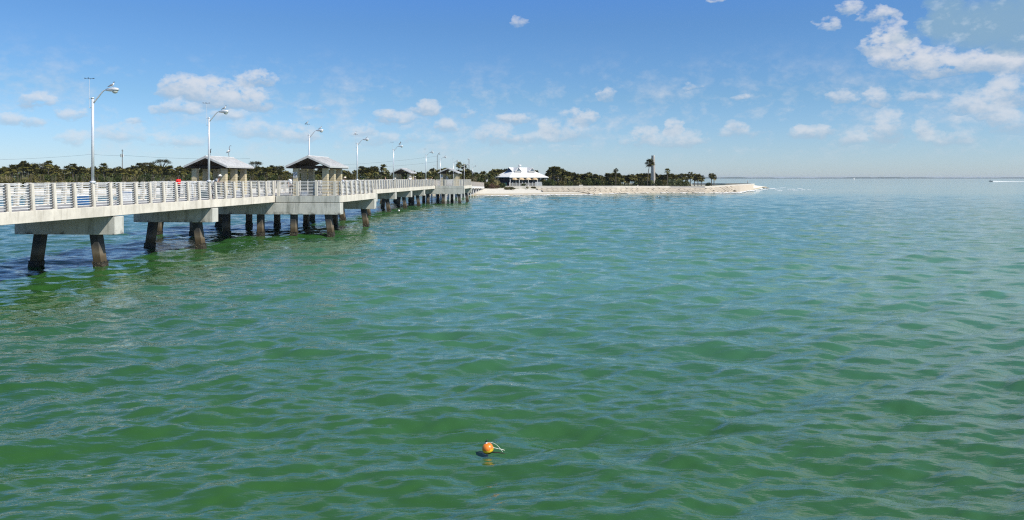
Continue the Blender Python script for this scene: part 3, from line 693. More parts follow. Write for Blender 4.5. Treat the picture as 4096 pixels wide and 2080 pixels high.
# ------------------------------------------------------------------ lamp posts
def lamp_parts(hgt):
    out = []
    m = MB(); m.tube([(0, 0, 0), (0, 0, .12)], .14, 12); m.tube([(0, 0, .12), (0, 0, hgt*.5), (0, 0, hgt)], [.075, .068, .06], 12); m.tube([(0, 0, hgt), (0, 0, hgt+.05)], .075, 12)
    out.append(('post_shaft', smooth(m.mesh('shaft', M_pole)), None))
    m = MB(); m.tube([(.05, 0, hgt-.22), (.12, 0, hgt-.13), (.52, 0, hgt+.34), (.60, 0, hgt+.41), (.70, 0, hgt+.44), (.85, 0, hgt+.45)], [.04, .04, .034, .03, .03, .03], 8)
    out.append(('arm', smooth(m.mesh('arm', M_pole)), None))
    m = MB(); rings = []
    for x, hw, up, dn in ((.72, .05, .05, .05), (.80, .075, .075, .07), (.95, .10, .10, .09), (1.10, .15, .12, .10), (1.25, .165, .12, .08), (1.36, .12, .09, .05), (1.41, .04, .04, .01)):
        rings.append([Vector((x, hw*math.cos(a), hgt+.45+(up if math.sin(a) > 0 else dn)*math.sin(a))) for a in [2*math.pi*i/12 for i in range(12)]])
    m.loft(rings); out.append(('lamp_head', smooth(m.mesh('head', M_pole)), None))
    m = MB(); rings = []
    for z, s in ((-.05, 1), (-.11, .93), (-.16, .7), (-.185, .3)): rings.append([Vector((1.2+.15*s*math.cos(a), .125*s*math.sin(a), hgt+.44+z)) for a in [2*math.pi*i/12 for i in range(12)]])
    m.loft(rings); out.append(('lens', smooth(m.mesh('lens', M_lens)), 'lamp_head'))
    m = MB(); x = -.19
    m.tube([(x, 0, hgt-.48), (x, 0, hgt+1.03)], .011, 6); m.tube([(x, 0, hgt-.48), (-.05, 0, hgt-.48)], .016, 6); m.tube([(x, 0, hgt+.0), (-.05, 0, hgt+.0)], .016, 6)
    out.append(('bird_spinner_rod', m.mesh('rod', M_pole), None))
    m = MB()
    for a in (20, 110, 200, 290):
        c_, s_ = math.cos(R(a)), math.sin(R(a)); m.tube([(x, 0, hgt+1.03), (x+.22*c_, .22*s_, hgt+1.05)], .010, 5); m.tube([(x+.16*c_, .16*s_, hgt+1.05), (x+.24*c_, .24*s_, hgt+1.06)], .02, 5)
    out.append(('spinner_arms', m.mesh('spin', M_black), None)); return out
HG = 9.04-4.62
def lamp(loc, label, hgt=None):
    t = thing('lamp_post', label, 'lamp post', loc, -A, 'lamp posts along the pier'); d = {}
    for nm, me, par in (LP if hgt is None else lamp_parts(hgt)):
        d[nm] = link(nm, me, d[par] if par else t)
    return t
LP = lamp_parts(HG)
def near_u(u, q=-.17): return u*F/math.cos(A)
lampspots = [(.01302, 'nearest and tallest grey lamp post on the near railing, gull on its head'),
 (.0173, 'second lamp post, in front of the heron shelter, gull on its head'),
 (.02415, 'third lamp post rising behind the roof of the prohibition-sign shelter'),
 (.0298, 'fourth lamp post, first one right of the near shelters'),
 (.0362, 'fifth lamp post, standing just left of the far left shelter, dark bird on top'),
 (.0448, 'sixth lamp post, between the two far shelters')]
lamps = []
for u, lb in lampspots:
    p = near_u(u)
    if u in (.01302, .0173): o = lamp(pw(-.17, p, 4.62), lb)
    else: o = lamp(pw(-.17, p, 4.62), lb)
    lamps.append(o)
LP2 = lamp_parts(9.04-3.4)
def lamp_at(x, ytop, lb, base):
    u = (9.04-EYE)/(HZ-ytop); v = P(x, HZ, u); v.z = base
    t = thing('lamp_post', lb, 'lamp post', v, -A, 'lamp posts along the pier'); d = {}
    for nm, me, par in lamp_parts(9.04-base): d[nm] = link(nm, me, d[par] if par else t)
    lamps.append(t)
lamp_at(1760.8, 637, 'seventh lamp post, seen over the left slope of the far right shelter roof', 2.6)
lamp_at(1813.8, 651, 'eighth lamp post, over the right slope of the far right shelter roof', 2.2)
lamp_at(1857, 662, 'ninth lamp post, just right of the far right shelter below twin palms', 2.0)
lamp_at(1891, 669, 'farthest lamp post, at the shore end of the pier', 2.0)
# utility poles and wires
def utility(x, y, u, label, lean=0):
    v = P(x, HZ, u); v.z = 1.95; top = EYE+(HZ-y)*u-1.95
    t = thing('utility_pole', label, 'utility pole', v); m = MB(); m.tube([(0, 0, 0), (lean, 0, top)], [.16, .11], 8); link('pole', m.mesh('up', M_bark), t)
    return t, top
M_tx = flat('transformer grey', (.45, .5, .48), .4)
t, tp = utility(489, 598, .095, 'wooden utility pole with a grey transformer, right of the nearest lamp post')
m = MB(); m.tube([(-.45, 0, tp-2.9), (-.45, 0, tp-1.7)], .28, 10); link('transformer', m.mesh('tx', M_tx), t)
m = MB(); m.tube([(.33, 0, tp-2.8), (.33, 0, tp-1.9)], .18, 10); link('transformer', m.mesh('tx', M_rail), t)
m = MB(); m.tube([(0, 0, tp-.5), (.4, 0, tp-.7)], .05, 6); m.tube([(-.35, 0, tp-.3), (.45, 0, tp-.3)], .045, 6); link('crossarm', m.mesh('ca', M_bark), t)
t, tp = utility(370, 591, .098, 'wooden utility pole mostly hidden behind the nearest lamp post')
t, tp = utility(1751, 618, .125, 'dark wooden utility pole with a side street light, left of the seventh lamp post')
m = MB(); m.tube([(-.2, 0, tp-6.0), (-1.2, 0, tp-5.4), (-1.8, 0, tp-5.4)], .05, 6); link('arm', m.mesh('ar', M_pole), t)
m = MB(); m.lathe([(.02, -.12), (.2, -.1), (.22, 0), (.12, .1), (.02, .12)], (-2.1, 0, tp-5.4), 10); link('lamp_head', m.mesh('lh', M_pole), t)
m = MB(); m.tube([(-.55, 0, 0), (-.55, 0, tp-.6)], .06, 6); link('conduit', m.mesh('cd', M_pole), t)
t, tp = utility(1876, 636, .1, 'tall white floodlight pole right of the twin palms')
m = MB()
for z in (tp, tp-2.2): m.box(-.55, .2, -.3, .1, z-.28, z+.22)
bevel(link('floodlight', m.mesh('fl', M_pole), t), .06)
def wire(pts, label):
    m = MB(); o = Vector(pts[0]); segs = []
    for a, b_ in zip(pts[:-1], pts[1:]):
        a, b_ = Vector(a), Vector(b_); d = (b_-a).length*.012
        for i in range(12): s = i/12; segs.append(a.lerp(b_, s)-Vector((0, 0, 4*d*s*(1-s))))
    segs.append(Vector(pts[-1])); m.tube([p-o for p in segs], .028, 4)
    tag(link('power_line', m.mesh('wire', M_black), None, o), label, 'wire')
wire([P(-200, 640, .1), P(370, 617, .098), P(489, 621, .095), P(1000, 634, .11)], 'thin black overhead wire sagging above the left treeline')
wire([P(1100, 672, .13), P(1517, 667, .128), P(1751, 646, .125)], 'thin lower overhead wire running up to the dark utility pole')
wire([P(1300, 662, .13), P(1751, 624, .125)], 'faint upper overhead wire running to the top of the dark utility pole')
# ------------------------------------------------------------------ birds
M_gw = flat('white plumage', (.75, .75, .73), .8); M_gg = flat('grey wing plumage', (.2, .22, .25), .8); M_bk = flat('dark plumage', (.03, .03, .035), .8); M_leg = flat('bird legs', (.15, .08, .05), .7)
M_hg = flat('heron grey plumage', (.28, .28, .30), .8, 0, .3)
def gull_meshes():
    body = skin_mesh('gull', [([((0, -.17, .10), .012), ((0, -.10, .115), .035), ((0, 0, .13), .062), ((0, .08, .165), .05), ((0, .11, .215), .026), ((0, .125, .25), .034), ((0, .16, .25), .014), ((0, .20, .24), .006)], line(8)),
        ([((-.02, 0, .10), .012), ((-.02, .01, .0), .007), ((-.02, .04, 0), .008)], line(3)), ([((.02, 0, .10), .012), ((.02, .01, .0), .007), ((.02, .04, 0), .008)], line(3))],
        [M_gw, M_bk, M_leg], 1, lambda c: 1 if (c.z > .225) else (2 if c.z < .07 else 0))
    ws = []
    for s in (-1, 1): ws.append(skin_mesh('wing', [([((s*.052, .07, .16), (.012, .03)), ((s*.062, -.02, .145), (.012, .045)), ((s*.045, -.13, .125), (.01, .028)), ((s*.015, -.24, .105), (.006, .012))], line(4))], [M_gg], 1))
    return body, ws
GB, GW = gull_meshes()
def gull(loc, rz, label, s=1.0, grp='gulls perched on the lamp posts'):
    t = link('gull', GB, None, loc, (R(20) if grp else 0, 0, rz)); t.scale = (s, s, s); tag(t, label, 'bird', grp)
    for w in GW: link('wing', w, t)
    return t
LM = Matrix.Rotation(-A, 4, 'Z')
def head_pt(lp, dx=1.18, h=None):
    hh = 9.04-lp.location.z
    return Vector(lp.location)+LM @ Vector((dx, 0, hh+.45+.115))
gull(head_pt(lamps[0], 1.1), R(-70), 'black-headed gull standing on the nearest lamp head', 1.0)
gull(head_pt(lamps[1], 1.15), R(-75), 'gull standing on the second lamp head', 1.0)
gull(head_pt(lamps[2], 1.15), R(-60), 'gull on the third lamp head above the shelter roof', 1.0)
gull(Vector(lamps[2].location)+LM @ Vector((-.17, 0, HG+1.07)), R(-80), 'gull balanced on the spinner rod of the third lamp post', 1.0)
gull(head_pt(lamps[3], 1.2), R(-60), 'gull on the fourth lamp head', .8)
gull(Vector(lamps[3].location)+LM @ Vector((-.17, 0, HG+1.07)), R(-20), 'gull balanced on the spinner rod of the fourth lamp post', 1.1)
gull(head_pt(lamps[5], 1.15), R(-70), 'gull on the sixth lamp head between the far shelters', 1.0)
gull(head_pt(lamps[6], 1.2), R(-70), 'gull on the seventh lamp head', 1.0)
gull(Vector(lamps[6].location)+LM @ Vector((-.17, 0, 9.04-2.6+1.07)), R(-120), 'white gull on the spinner rod of the seventh lamp post', 1.5)
gull(head_pt(lamps[7], 1.2), R(-70), 'gull on the eighth lamp head over the farther shelter', 1.2)
gull(head_pt(lamps[9], 1.2), R(-70), 'gull on the farthest lamp head', 1.2)
gull(P(2637, 791, EYE/(793.5-HZ))+Vector((0, 0, -.28)), R(80), 'white gull floating on the water off the point', 2.6, None)
# pelican on lamp five
pel = skin_mesh('pelican', [([((0, -.22, .16), .02), ((0, -.12, .2), .07), ((0, 0, .26), .10), ((0, .06, .36), .06), ((0, .05, .48), .035), ((0, .07, .56), .045), ((0, .14, .5), .025), ((0, .18, .38), .012)], line(8)), ([((-.03, 0, .2), .02), ((-.03, 0, 0), .012)], line(2)), ([((.03, 0, .2), .02), ((.03, 0, 0), .012)], line(2))], [flat('pelican brown', (.09, .08, .07), .8)], 1)
o = link('pelican', pel, None, head_pt(lamps[4], .95), (0, 0, R(-60))); tag(o, 'dark pelican hunched on the fifth lamp head', 'bird')
wm = skin_mesh('wing', [([((.08, .03, .3), (.02, .05)), ((.09, -.08, .24), (.02, .05)), ((.04, -.25, .15), (.01, .02))], line(3))], [M_hg], 1); link('wing', wm, o)
# great blue heron on the shelter ridge
hb = skin_mesh('heron', [([((0, -.22, .42), .02), ((0, -.1, .46), .07), ((0, .03, .52), .095), ((0, .08, .62), .06), ((0, .05, .74), .035), ((0, .02, .84), .028), ((0, .05, .93), .026), ((0, .08, 1.0), .026), ((0, .11, 1.035), .036), ((0, .16, 1.03), .018), ((0, .27, 1.01), .007)], line(11)),
  ([((.03, 0, .45), .03), ((.03, -.02, .24), .012), ((.03, .0, .01), .011), ((.03, .06, 0), .009)], line(4)), ([((-.03, 0, .45), .03), ((-.03, -.02, .24), .012), ((-.03, .0, .01), .011), ((-.03, .06, 0), .009)], line(4))],
  [M_hg, M_leg, M_bk], 2, lambda c: 1 if c.z < .33 or c.y > .155 else (2 if c.z > 1.04 else 0))
ridge = pw(-6.6, pp(2)+SP/2-1.6+1.6, DECK-.03+3.49)
o = link('heron', hb, None, ridge, (0, 0, R(-85))); tag(o, 'tall grey heron standing on the ridge of the shelter roof', 'bird')
for s in (-1, 1):
    w = skin_mesh('wing', [([((s*.08, .07, .6), (.02, .05)), ((s*.16, -.04, .52), (.025, .08)), ((s*.13, -.16, .42), (.015, .04)), ((s*.08, -.22, .34), (.01, .015))], line(4))], [M_gw if s > 0 else M_hg], 1); link('wing', w, o)
o = link('cormorant', skin_mesh('cormorant', [([((0, -.2, .08), .02), ((0, -.08, .16), .07), ((0, 0, .28), .075), ((0, .03, .42), .035), ((0, .02, .52), .03), ((0, .05, .57), .035), ((0, .14, .57), .01)], line(7)), ([((.02, 0, .14), .02), ((.02, 0, 0), .012)], line(2))], [M_bk], 1), None, pw(-6.45, pp(2)+SP/2-1.6-2.4, DECK-.03+3.49), (0, 0, R(-60)))
tag(o, 'dark upright bird on the shelter ridge just behind the second lamp post', 'bird')
# ------------------------------------------------------------------ people
def limb(a, b_, c, ra, rb, rc): return [(a, ra), (b_, rb), (c, rc)]
def fingers(h, d, side):
    out = []; d = Vector(d).normalized(); up = Vector((0, 0, 1)); lat = d.cross(up)
    if lat.length < .1: lat = Vector((1, 0, 0))
    lat.normalize(); h = Vector(h)
    for i, ln in enumerate((.065, .078, .08, .07)):
        o = h+lat*(i-1.5)*.019; out.append(([(o, .009), (o+d*ln*.55+Vector((0, 0, -.004)), .0085), (o+d*ln+Vector((0, 0, -.022)), .007)], line(3)))
    o = h-lat*side*.03-d*.03; out.append(([(o, .011), (o-lat*side*.03+d*.03, .010), (o-lat*side*.035+d*.055, .008)], line(3)))
    return out
def person(loc, rz, label, pose='stand', shirt=(.7, .7, .7), pants=(.04, .04, .06), hat=None, skin=None, hair=(.05, .04, .03), s=1.0, grp='people on the pier', sleeve=.55):
    skin = skin or M_skin
    V = Vector
    if pose == 'sit':
        hip = V((0, 0, .5)); kn = [V((x*.11, .42, .5)) for x in (-1, 1)]; an = [V((x*.11, .42, .08)) for x in (-1, 1)]; ch = V((0, .02, .86)); nk = V((0, .04, 1.06)); hd = V((0, .07, 1.2))
        el_ = [V((x*.25, .08, .78)) for x in (-1, 1)]; hn = [V((x*.12, .34, .72)) for x in (-1, 1)]
    elif pose == 'lean':
        hip = V((0, -.28, .92)); kn = [V((x*.10, -.22+x*.03, .5)) for x in (-1, 1)]; an = [V((x*.12, -.3+x*.04, .08)) for x in (-1, 1)]; ch = V((0, -.02, 1.24)); nk = V((0, .10, 1.40)); hd = V((0, .19, 1.52))
        el_ = [V((x*.26, .12, 1.14)) for x in (-1, 1)]; hn = [V((x*.14, .38, 1.16)) for x in (-1, 1)]
    elif pose == 'fish':
        hip = V((0, 0, .93)); kn = [V((x*.11, .03, .5)) for x in (-1, 1)]; an = [V((x*.13, 0, .08)) for x in (-1, 1)]; ch = V((0, .0, 1.28)); nk = V((0, .03, 1.47)); hd = V((0, .06, 1.60))
        el_ = [V((x*.26, .08, 1.12)) for x in (-1, 1)]; hn = [V((x*.10, .34, 1.2)) for x in (-1, 1)]
    else:
        hip = V((0, 0, .93)); kn = [V((x*.10, .02, .5)) for x in (-1, 1)]; an = [V((x*.11, 0, .08)) for x in (-1, 1)]; ch = V((0, .0, 1.28)); nk = V((0, .01, 1.47)); hd = V((0, .03, 1.60))
        el_ = [V((x*.25, -.02, 1.12)) for x in (-1, 1)]; hn = [V((x*.24, .08, .86)) for x in (-1, 1)]
    sh = [ch+V((x*.17, 0, .11)) for x in (-1, 1)]; hp = [hip+V((x*.09, 0, -.04)) for x in (-1, 1)]
    wa = hip.lerp(ch, .4)
    toe_ = [a+V((x*.02, .15, -.04)) for x, a in zip((-1, 1), an)]
    pts = [(hip, .12), (wa, .115), (ch, .13), (nk, .055), (hd-V((0, 0, .03)), .075), (hd+V((0, 0, .05)), .085), (hd+V((0, .0, .10)), .05)]
    ed = [(0, 1), (1, 2), (2, 3), (3, 4), (4, 5), (5, 6)]
    for i in (0, 1):
        b0 = len(pts); pts += [(sh[i], .06), (el_[i], .042), (hn[i], .028), (hn[i]+(hn[i]-el_[i]).normalized()*.06, .03)]; ed += [(2, b0), (b0, b0+1), (b0+1, b0+2), (b0+2, b0+3)]
        b0 = len(pts); pts += [(hp[i], .085), (kn[i], .058), (an[i], .042), (toe_[i], .035)]; ed += [(0, b0), (b0, b0+1), (b0+1, b0+2), (b0+2, b0+3)]
    chains = [(pts, ed)]
    # nose and ears
    chains.append(([(hd+V((0, .075, .01)), .014), (hd+V((0, .105, -.005)), .010)], line(2)))
    for x in (-1, 1): chains.append(([(hd+V((x*.07, .0, .0)), .014), (hd+V((x*.088, -.005, .015)), .014)], line(2)))
    for i in (0, 1): chains += fingers(hn[i]+(hn[i]-el_[i]).normalized()*.075, (hn[i]-el_[i]), (-1, 1)[i])
    body = link('person', skin_mesh('body', chains, [skin], 1), None, loc, (0, 0, rz)); body.scale = (s, s, s)
    tag(body, label, 'person', grp)
    cp = [(hip+V((0, 0, .02)), .135), (wa, .135), (ch, .15), (ch+V((0, 0, .12)), .08)]; ce = [(0, 1), (1, 2), (2, 3)]
    for i in (0, 1):
        b0 = len(cp); cp += [(sh[i], .08), (sh[i].lerp(el_[i], sleeve+.2), .06)]; ce += [(2, b0), (b0, b0+1)]
    link('shirt', skin_mesh('shirt', [(cp, ce)], [cloth(shirt)], 1), body)
    cp = [(hip+V((0, 0, .03)), .13), (hip, .13)]; ce = [(0, 1)]
    for i in (0, 1):
        b0 = len(cp); cp += [(hp[i], .1), (kn[i], .075), (kn[i].lerp(an[i], .85), .06)]; ce += [(1, b0), (b0, b0+1), (b0+1, b0+2)]
    link('trousers', skin_mesh('trousers', [(cp, ce)], [cloth(pants)], 1), body)
    if hat:
        m = MB(); m.lathe([(.03, .125), (.075, .115), (.092, .06), (.095, .035), (.15, .015), (.155, .005), (.09, .012)], hd+V((0, -.01, .045)), 12); m.box(-.05, .05, .12, .19, .055, .065, Matrix.Translation(hd))
        link('hat', smooth(m.mesh('hat', cloth(hat))), body)
    else:
        link('hair', skin_mesh('hair', [([(hd+V((0, -.03, .0)), .08), (hd+V((0, -.01, .07)), .085), (hd+V((0, .01, .12)), .05)], line(3))], [cloth(hair)], 1), body)
    return body
FD = DECK-.03
def at_x(x, q):                     # pier spot seen at photo column x on lane q
    u = (24.3-q)/(2250-x); return u*F/math.cos(A)
def on_pier(q, p, z=0): return pw(q, p, FD+z)
person(on_pier(-.62, at_x(868, -.62)), -A+R(-80), 'man in grey shirt and white sun hat leaning on the near railing', 'lean', (.25, .28, .31), (.03, .03, .04), (.75, .75, .72), s=1.06)
def rod(hand, tip, label):
    m = MB(); h = Vector(hand); m.tube([(0, 0, 0), Vector(tip)*.5, tip], [.014, .009, .005], 5); o = link('fishing_rod', m.mesh('rod', M_black), None, h); tag(o, label, 'fishing rod')
    m = MB(); m.lathe([(.01, -.02), (.04, -.02), (.04, .02), (.01, .02)], (0, 0, -.05), 8); link('reel', m.mesh('reel', M_black), o)
red = on_pier(-4.9, at_x(706, -4.9))
person(red, R(78), 'man in bright red shirt fishing at the far railing', 'fish', (.75, .02, .02), (.03, .03, .05), None, M_skind, s=1.0)
rod(red+Vector((-.42, .05, 1.2)), (-.9, .1, .3), 'short dark fishing rod held by the man in red')
person(on_pier(.75, at_x(1152, .6)+.4), -A+R(-150), 'man in white shirt and straw hat standing left of the prohibition-sign column', 'stand', (.78, .78, .76), (.015, .015, .02), (.55, .42, .2))
person(on_pier(4.7, at_x(1384, 4.9)), -A+R(-70), 'man in pale shirt and cap leaning at the outer platform railing', 'lean', (.55, .6, .68), (.05, .07, .12), (.72, .62, .52), s=.98)
person(on_pier(2.9, at_x(1283, 2.9)+3), R(60), 'person seated inside the near shelter lifting both hands', 'fish', (.05, .05, .06), (.03, .03, .03), None, s=.95)
person(on_pier(-3.4, at_x(852, -3.4)), R(170), 'seated person in white behind the second lamp post', 'sit', (.75, .75, .74), (.5, .5, .5), (.76, .76, .74), s=.98)
person(on_pier(-.7, at_x(1538, -.8)), R(-60), 'bare-armed person with sandy hair beyond the far railing, left of the fifth lamp', 'stand', (.5, .38, .34), (.1, .1, .15), None, hair=(.3, .2, .12), s=.98)
person(on_pier(-1.2, at_x(1576, -1.2)), R(-100), 'person in white cap bending just right of the fifth lamp post', 'lean', (.6, .6, .58), (.1, .1, .12), (.76, .76, .75), s=.92)
person(on_pier(-.9, at_x(1640, -.9)), R(180), 'person in white shirt and white hat seen from behind at far left shelter', 'stand', (.8, .8, .8), (.2, .2, .22), (.78, .78, .78), s=1.08)
person(on_pier(-.9, at_x(1660, -.9)), R(-120), 'person in dark top and white cap right of the far left shelter', 'stand', (.12, .1, .12), (.1, .1, .12), (.74, .7, .66), s=1.03)
person(on_pier(-.7, at_x(1725, -.7)), R(-100), 'person in tan hat leaning on railing between the far shelters', 'lean', (.6, .5, .42), (.1, .1, .1), (.35, .24, .12), s=1.0)
person(on_pier(-.7, at_x(1709, -.7)), R(-100), 'pink-topped person low behind railing between the far shelters', 'lean', (.6, .35, .3), (.1, .1, .1), None, s=.95)
v = P(2991, 735.5, .116); v.z = 2.0+.0
uw, zw = wall_top(2991); v = Vector(((2991-2048)*(uw+.0), F*uw, zw+.09))
person(v, R(60), 'lone person in white top walking on the tip of the seawall', 'stand', (.7, .68, .66), (.04, .04, .05), None, s=.98, grp=None)
rod(on_pier(-.5, at_x(1508, -.5), 1.0), (.35, .1, 1.1), 'pale fishing rod propped on the railing right of the fourth lamp post')
rod(on_pier(4.9, at_x(1330, 5.3), .15), (.35, .2, 1.0), 'dark fishing rod leaning on the platform railing in front of the shelter')
# white gooseneck pipe
gp = thing('gooseneck_pipe', 'white curved gooseneck pipe standing behind the near railing', 'pipe', on_pier(-.9, at_x(776, -.9)), -A)
m = MB(); pts = [(-.12, 0, 0), (-.12, 0, 1.05)]+[(-.0+.14*math.cos(a), 0, 1.12+.14*math.sin(a)) for a in [math.pi*(1-i/8) for i in range(9)]]+[(.14, 0, .98)]
m.tube(pts, .055, 8); link('pipe_bend', smooth(m.mesh('goose', M_rail)), gp)
m = MB(); m.tube([(-.12, 0, 0), (-.12, 0, .03)], .13, 10); link('flange', m.mesh('fl', M_rail), gp)
# gear on the deck
def crate(loc, rz, label, c, w=.5, d=.35, h=.35, cat='cool box', lidc=(.75, .75, .74)):
    t = thing('cool_box', label, cat, loc, rz)
    m = MB(); m.loft([[Vector((sx*w*.46, sy*d*.46, 0)) for sx, sy in ((-1, -1), (1, -1), (1, 1), (-1, 1))], [Vector((sx*w*.5, sy*d*.5, h)) for sx, sy in ((-1, -1), (1, -1), (1, 1), (-1, 1))]]); bevel(link('tub', m.mesh('tub', cloth(c)), t), .02)
    m = MB(); m.box(-w*.52, w*.52, -d*.52, d*.52, h+.003, h+.06); bevel(link('lid', m.mesh('lid', cloth(lidc)), t), .015)
    m = MB(); m.tube([(-w*.53, 0, h*.6), (-w*.56, 0, h+.1), (w*.56, 0, h+.1), (w*.53, 0, h*.6)], .012, 5); link('handle', m.mesh('hd', M_rail), t)
crate(on_pier(-2.9, at_x(325, -2.9)), .3, 'blue and white cool box on deck left of the nearest lamp post', (.02, .12, .3), .7, .4, .5)
crate(on_pier(-4.8, at_x(497, -4.8)), .1, 'bright blue covered cool box by the far railing right of the nearest lamp post', (.7, .72, .72), .8, .5, .55, lidc=(.02, .2, .6))
crate(on_pier(-3.6, at_x(812, -3.6)), .2, 'dark teal fishing box behind the railing left of second lamp post', (.02, .06, .08), .8, .45, .5, lidc=(.04, .08, .1))
crate(on_pier(-3.3, at_x(955, -3.3)), -.3, 'small white cool box on deck between the two near shelters', (.74, .74, .72), .5, .35, .4)
crate(on_pier(1.9, at_x(1210, 1.9)+.6), .2, 'grey blue cool box on the platform left of the middle rail post', (.2, .25, .32), .5, .35, .3)
def table(q, p, label):
    t = thing('picnic_table', label, 'picnic table', on_pier(q, p), -A, 'picnic tables in the shelters'); mt = cloth((.35, .33, .3))
    m = MB(); m.box(-.37, .37, -.9, .9, .71, .76); link('table_top', m.mesh('tt', mt), t)
    for s in (-1, 1): m = MB(); m.box(s*.68-.13, s*.68+.13, -.9, .9, .42, .46); link('bench', m.mesh('bn', mt), t)
    for y in (-.65, .65):
        m = MB(); m.tube([(-.5, y, 0), (-.3, y, .71)], .04, 6); m.tube([(.5, y, 0), (.3, y, .71)], .04, 6); m.box(-.8, .8, y-.03, y+.03, .38, .42); link('leg', m.mesh('lg', mt), t)
table(2.45, pp(2)+SP/2-1.4, 'weathered picnic table under the near prohibition-sign shelter')
table(-6.6, pp(2)+SP/2-1.4, 'weathered picnic table under the heron shelter')
# ------------------------------------------------------------------ beach house
def house():
    uc = .0885; c = P(2038, HZ, uc); th = R(31)      # front-left corner
    Rm = Matrix.Translation((c.x, c.y, 0)) @ Matrix.Rotation(th, 4, 'Z')
    # local: x along the front, y into the building
    t = thing('beach_pavilion', 'white metal roofed beach pavilion with two dormers behind the seawall', 'building', (c.x, c.y, 1.9), th)
    A_, B_ = 16.6, 12.0; ze, zb, zr = 3.35, 5.3, 6.85; i_ = 3.4; hb_ = 2.6; cy = B_/2
    c4 = [(0, 0, ze), (A_, 0, ze), (A_, B_, ze), (0, B_, ze)]
    b4 = [(i_, cy-hb_, zb), (A_-i_, cy-hb_, zb), (A_-i_, cy+hb_, zb), (i_, cy+hb_, zb)]
    r2 = [(i_-.25, cy, zr), (A_-i_+.25, cy, zr)]
    m = MB(); vs = c4+b4+r2; m.add(vs, [(0, 1, 5, 4), (1, 2, 6, 5), (2, 3, 7, 6), (3, 0, 4, 7), (4, 5, 9, 8), (6, 7, 8, 9), (0, 3, 2, 1)])
    m.box(-.06, A_+.06, -.1, -.01, ze-.22, ze+.03); m.box(-.1, -.01, 0, B_, ze-.22, ze+.03)
    rf = link('roof', m.mesh('hroof', M_roofw), t)
    # standing seams
    m = MB(); x = .4
    def seam(a, b_): m.tube([Vector(a)+Vector((0, 0, .01)), Vector(b_)+Vector((0, 0, .01))], .03, 4, False)
    while x < A_-.2:
        top = min(1, x/i_, (A_-x)/i_)
        bx = x; seam((x, 0, ze), (x, (cy-hb_)*top, ze+(zb-ze)*top))
        if i_ < x < A_-i_: seam((x, cy-hb_, zb), (x, cy, zr))
        x += .5
    y = .5
    while y < B_:
        top = min(1, y/(cy-hb_), (B_-y)/(cy-hb_)); seam((0, y, ze), (i_*top, y, ze+(zb-ze)*top)); y += .5
    link('standing_seams', m.mesh('seams', M_roofw), rf)
    M_gab = flat('blue grey gable', (.06, .10, .14), .6)
    for xx in (i_+.05, A_-i_-.05):
        m = MB(); m.add([(xx, cy-hb_+.1, zb-.02), (xx, cy+hb_-.1, zb-.02), (xx, cy, zr-.06)], [(0, 1, 2)]); link('gable_end', m.mesh('gab', M_gab), rf)
    M_white = flat('white trim', (.74, .74, .72), .5)
    # dormers
    for xc in (5.2, 11.0):
        yb = cy-hb_-.9; zb2 = zb-.75; w = 1.5; zt = zr-.1
        d = bpy.data.objects.new('dormer', None); COL.objects.link(d); d.parent = rf
        m = MB()
        for s in (-1, 1): m.loft([[Vector((xc, y, z+dz)) for dz in (0, .08)]+[Vector((xc+s*w, y, z-1.45+dz)) for dz in (.08, 0)] for y, z in ((yb-.15, zt), (cy-.2, zt))])
        link('dormer_roof', m.mesh('dr', M_roofw), d)
        m = MB(); m.loft([[Vector((xc-w+.15, y, zt-1.42)), Vector((xc+w-.15, y, zt-1.42)), Vector((xc, y, zt-.1))] for y in (yb+.1, yb+.2)]); link('dormer_face', m.mesh('df', M_white), d)
        m = MB(); m.loft([[Vector((xc-.75, y, zt-1.15)), Vector((xc+.75, y, zt-1.15)), Vector((xc, y, zt-.42))] for y in (yb+.06, yb+.095)]); link('louvre', m.mesh('lv', M_gab), d)
    m = MB(); m.lathe([(.5, -.4), (.5, .12), (.36, .16), (.36, .5), (.6, .52), (.6, .95), (.2, 1.05)], (7.9, cy, zr), 12); link('roof_vent', m.mesh('vent', M_white), rf)
    # walls set back under a deep porch
    M_blue = flat('dark blue wall', (.012, .018, .06), .7); M_wl = flat('grey pavilion wall', (.28, .28, .27), .8)
    m = MB(); m.box(2.2, A_-1.6, 3.2, B_-1.2, .0, ze-.02); w_ = link('wall', m.mesh('hw', M_wl), t)
    m = MB(); m.box(1.6, 2.19, 2.2, B_-1.4, 0, ze-.05); link('blue_wall', m.mesh('hb', M_blue), t)
    for xx in np.linspace(3.4, A_-3.2, 5):
        m = MB(); m.box(xx-.75, xx+.75, 3.14, 3.19, .9, 2.5); wf = link('window', m.mesh('win', M_black), w_)
        m = MB(); m.box(xx-.85, xx+.85, 3.10, 3.135, .8, .9); m.box(xx-.85, xx+.85, 3.10, 3.135, 2.5, 2.6); m.box(xx-.03, xx+.03, 3.1, 3.135, .9, 2.5); link('frame', m.mesh('wf', M_white), wf)
    for xx in (.5, 4.3, 8.2, 12.1, A_-.5):
        m = MB(); m.box(xx-.09, xx+.09, .35, .53, 0, ze-.02); link('porch_post', m.mesh('pp', M_white), t)
    for yy in (4.2, 8.0):
        m = MB(); m.box(.4, .58, yy-.09, yy+.09, 0, ze-.02); link('porch_post', m.mesh('pp', M_blue), t)
    return t
house()
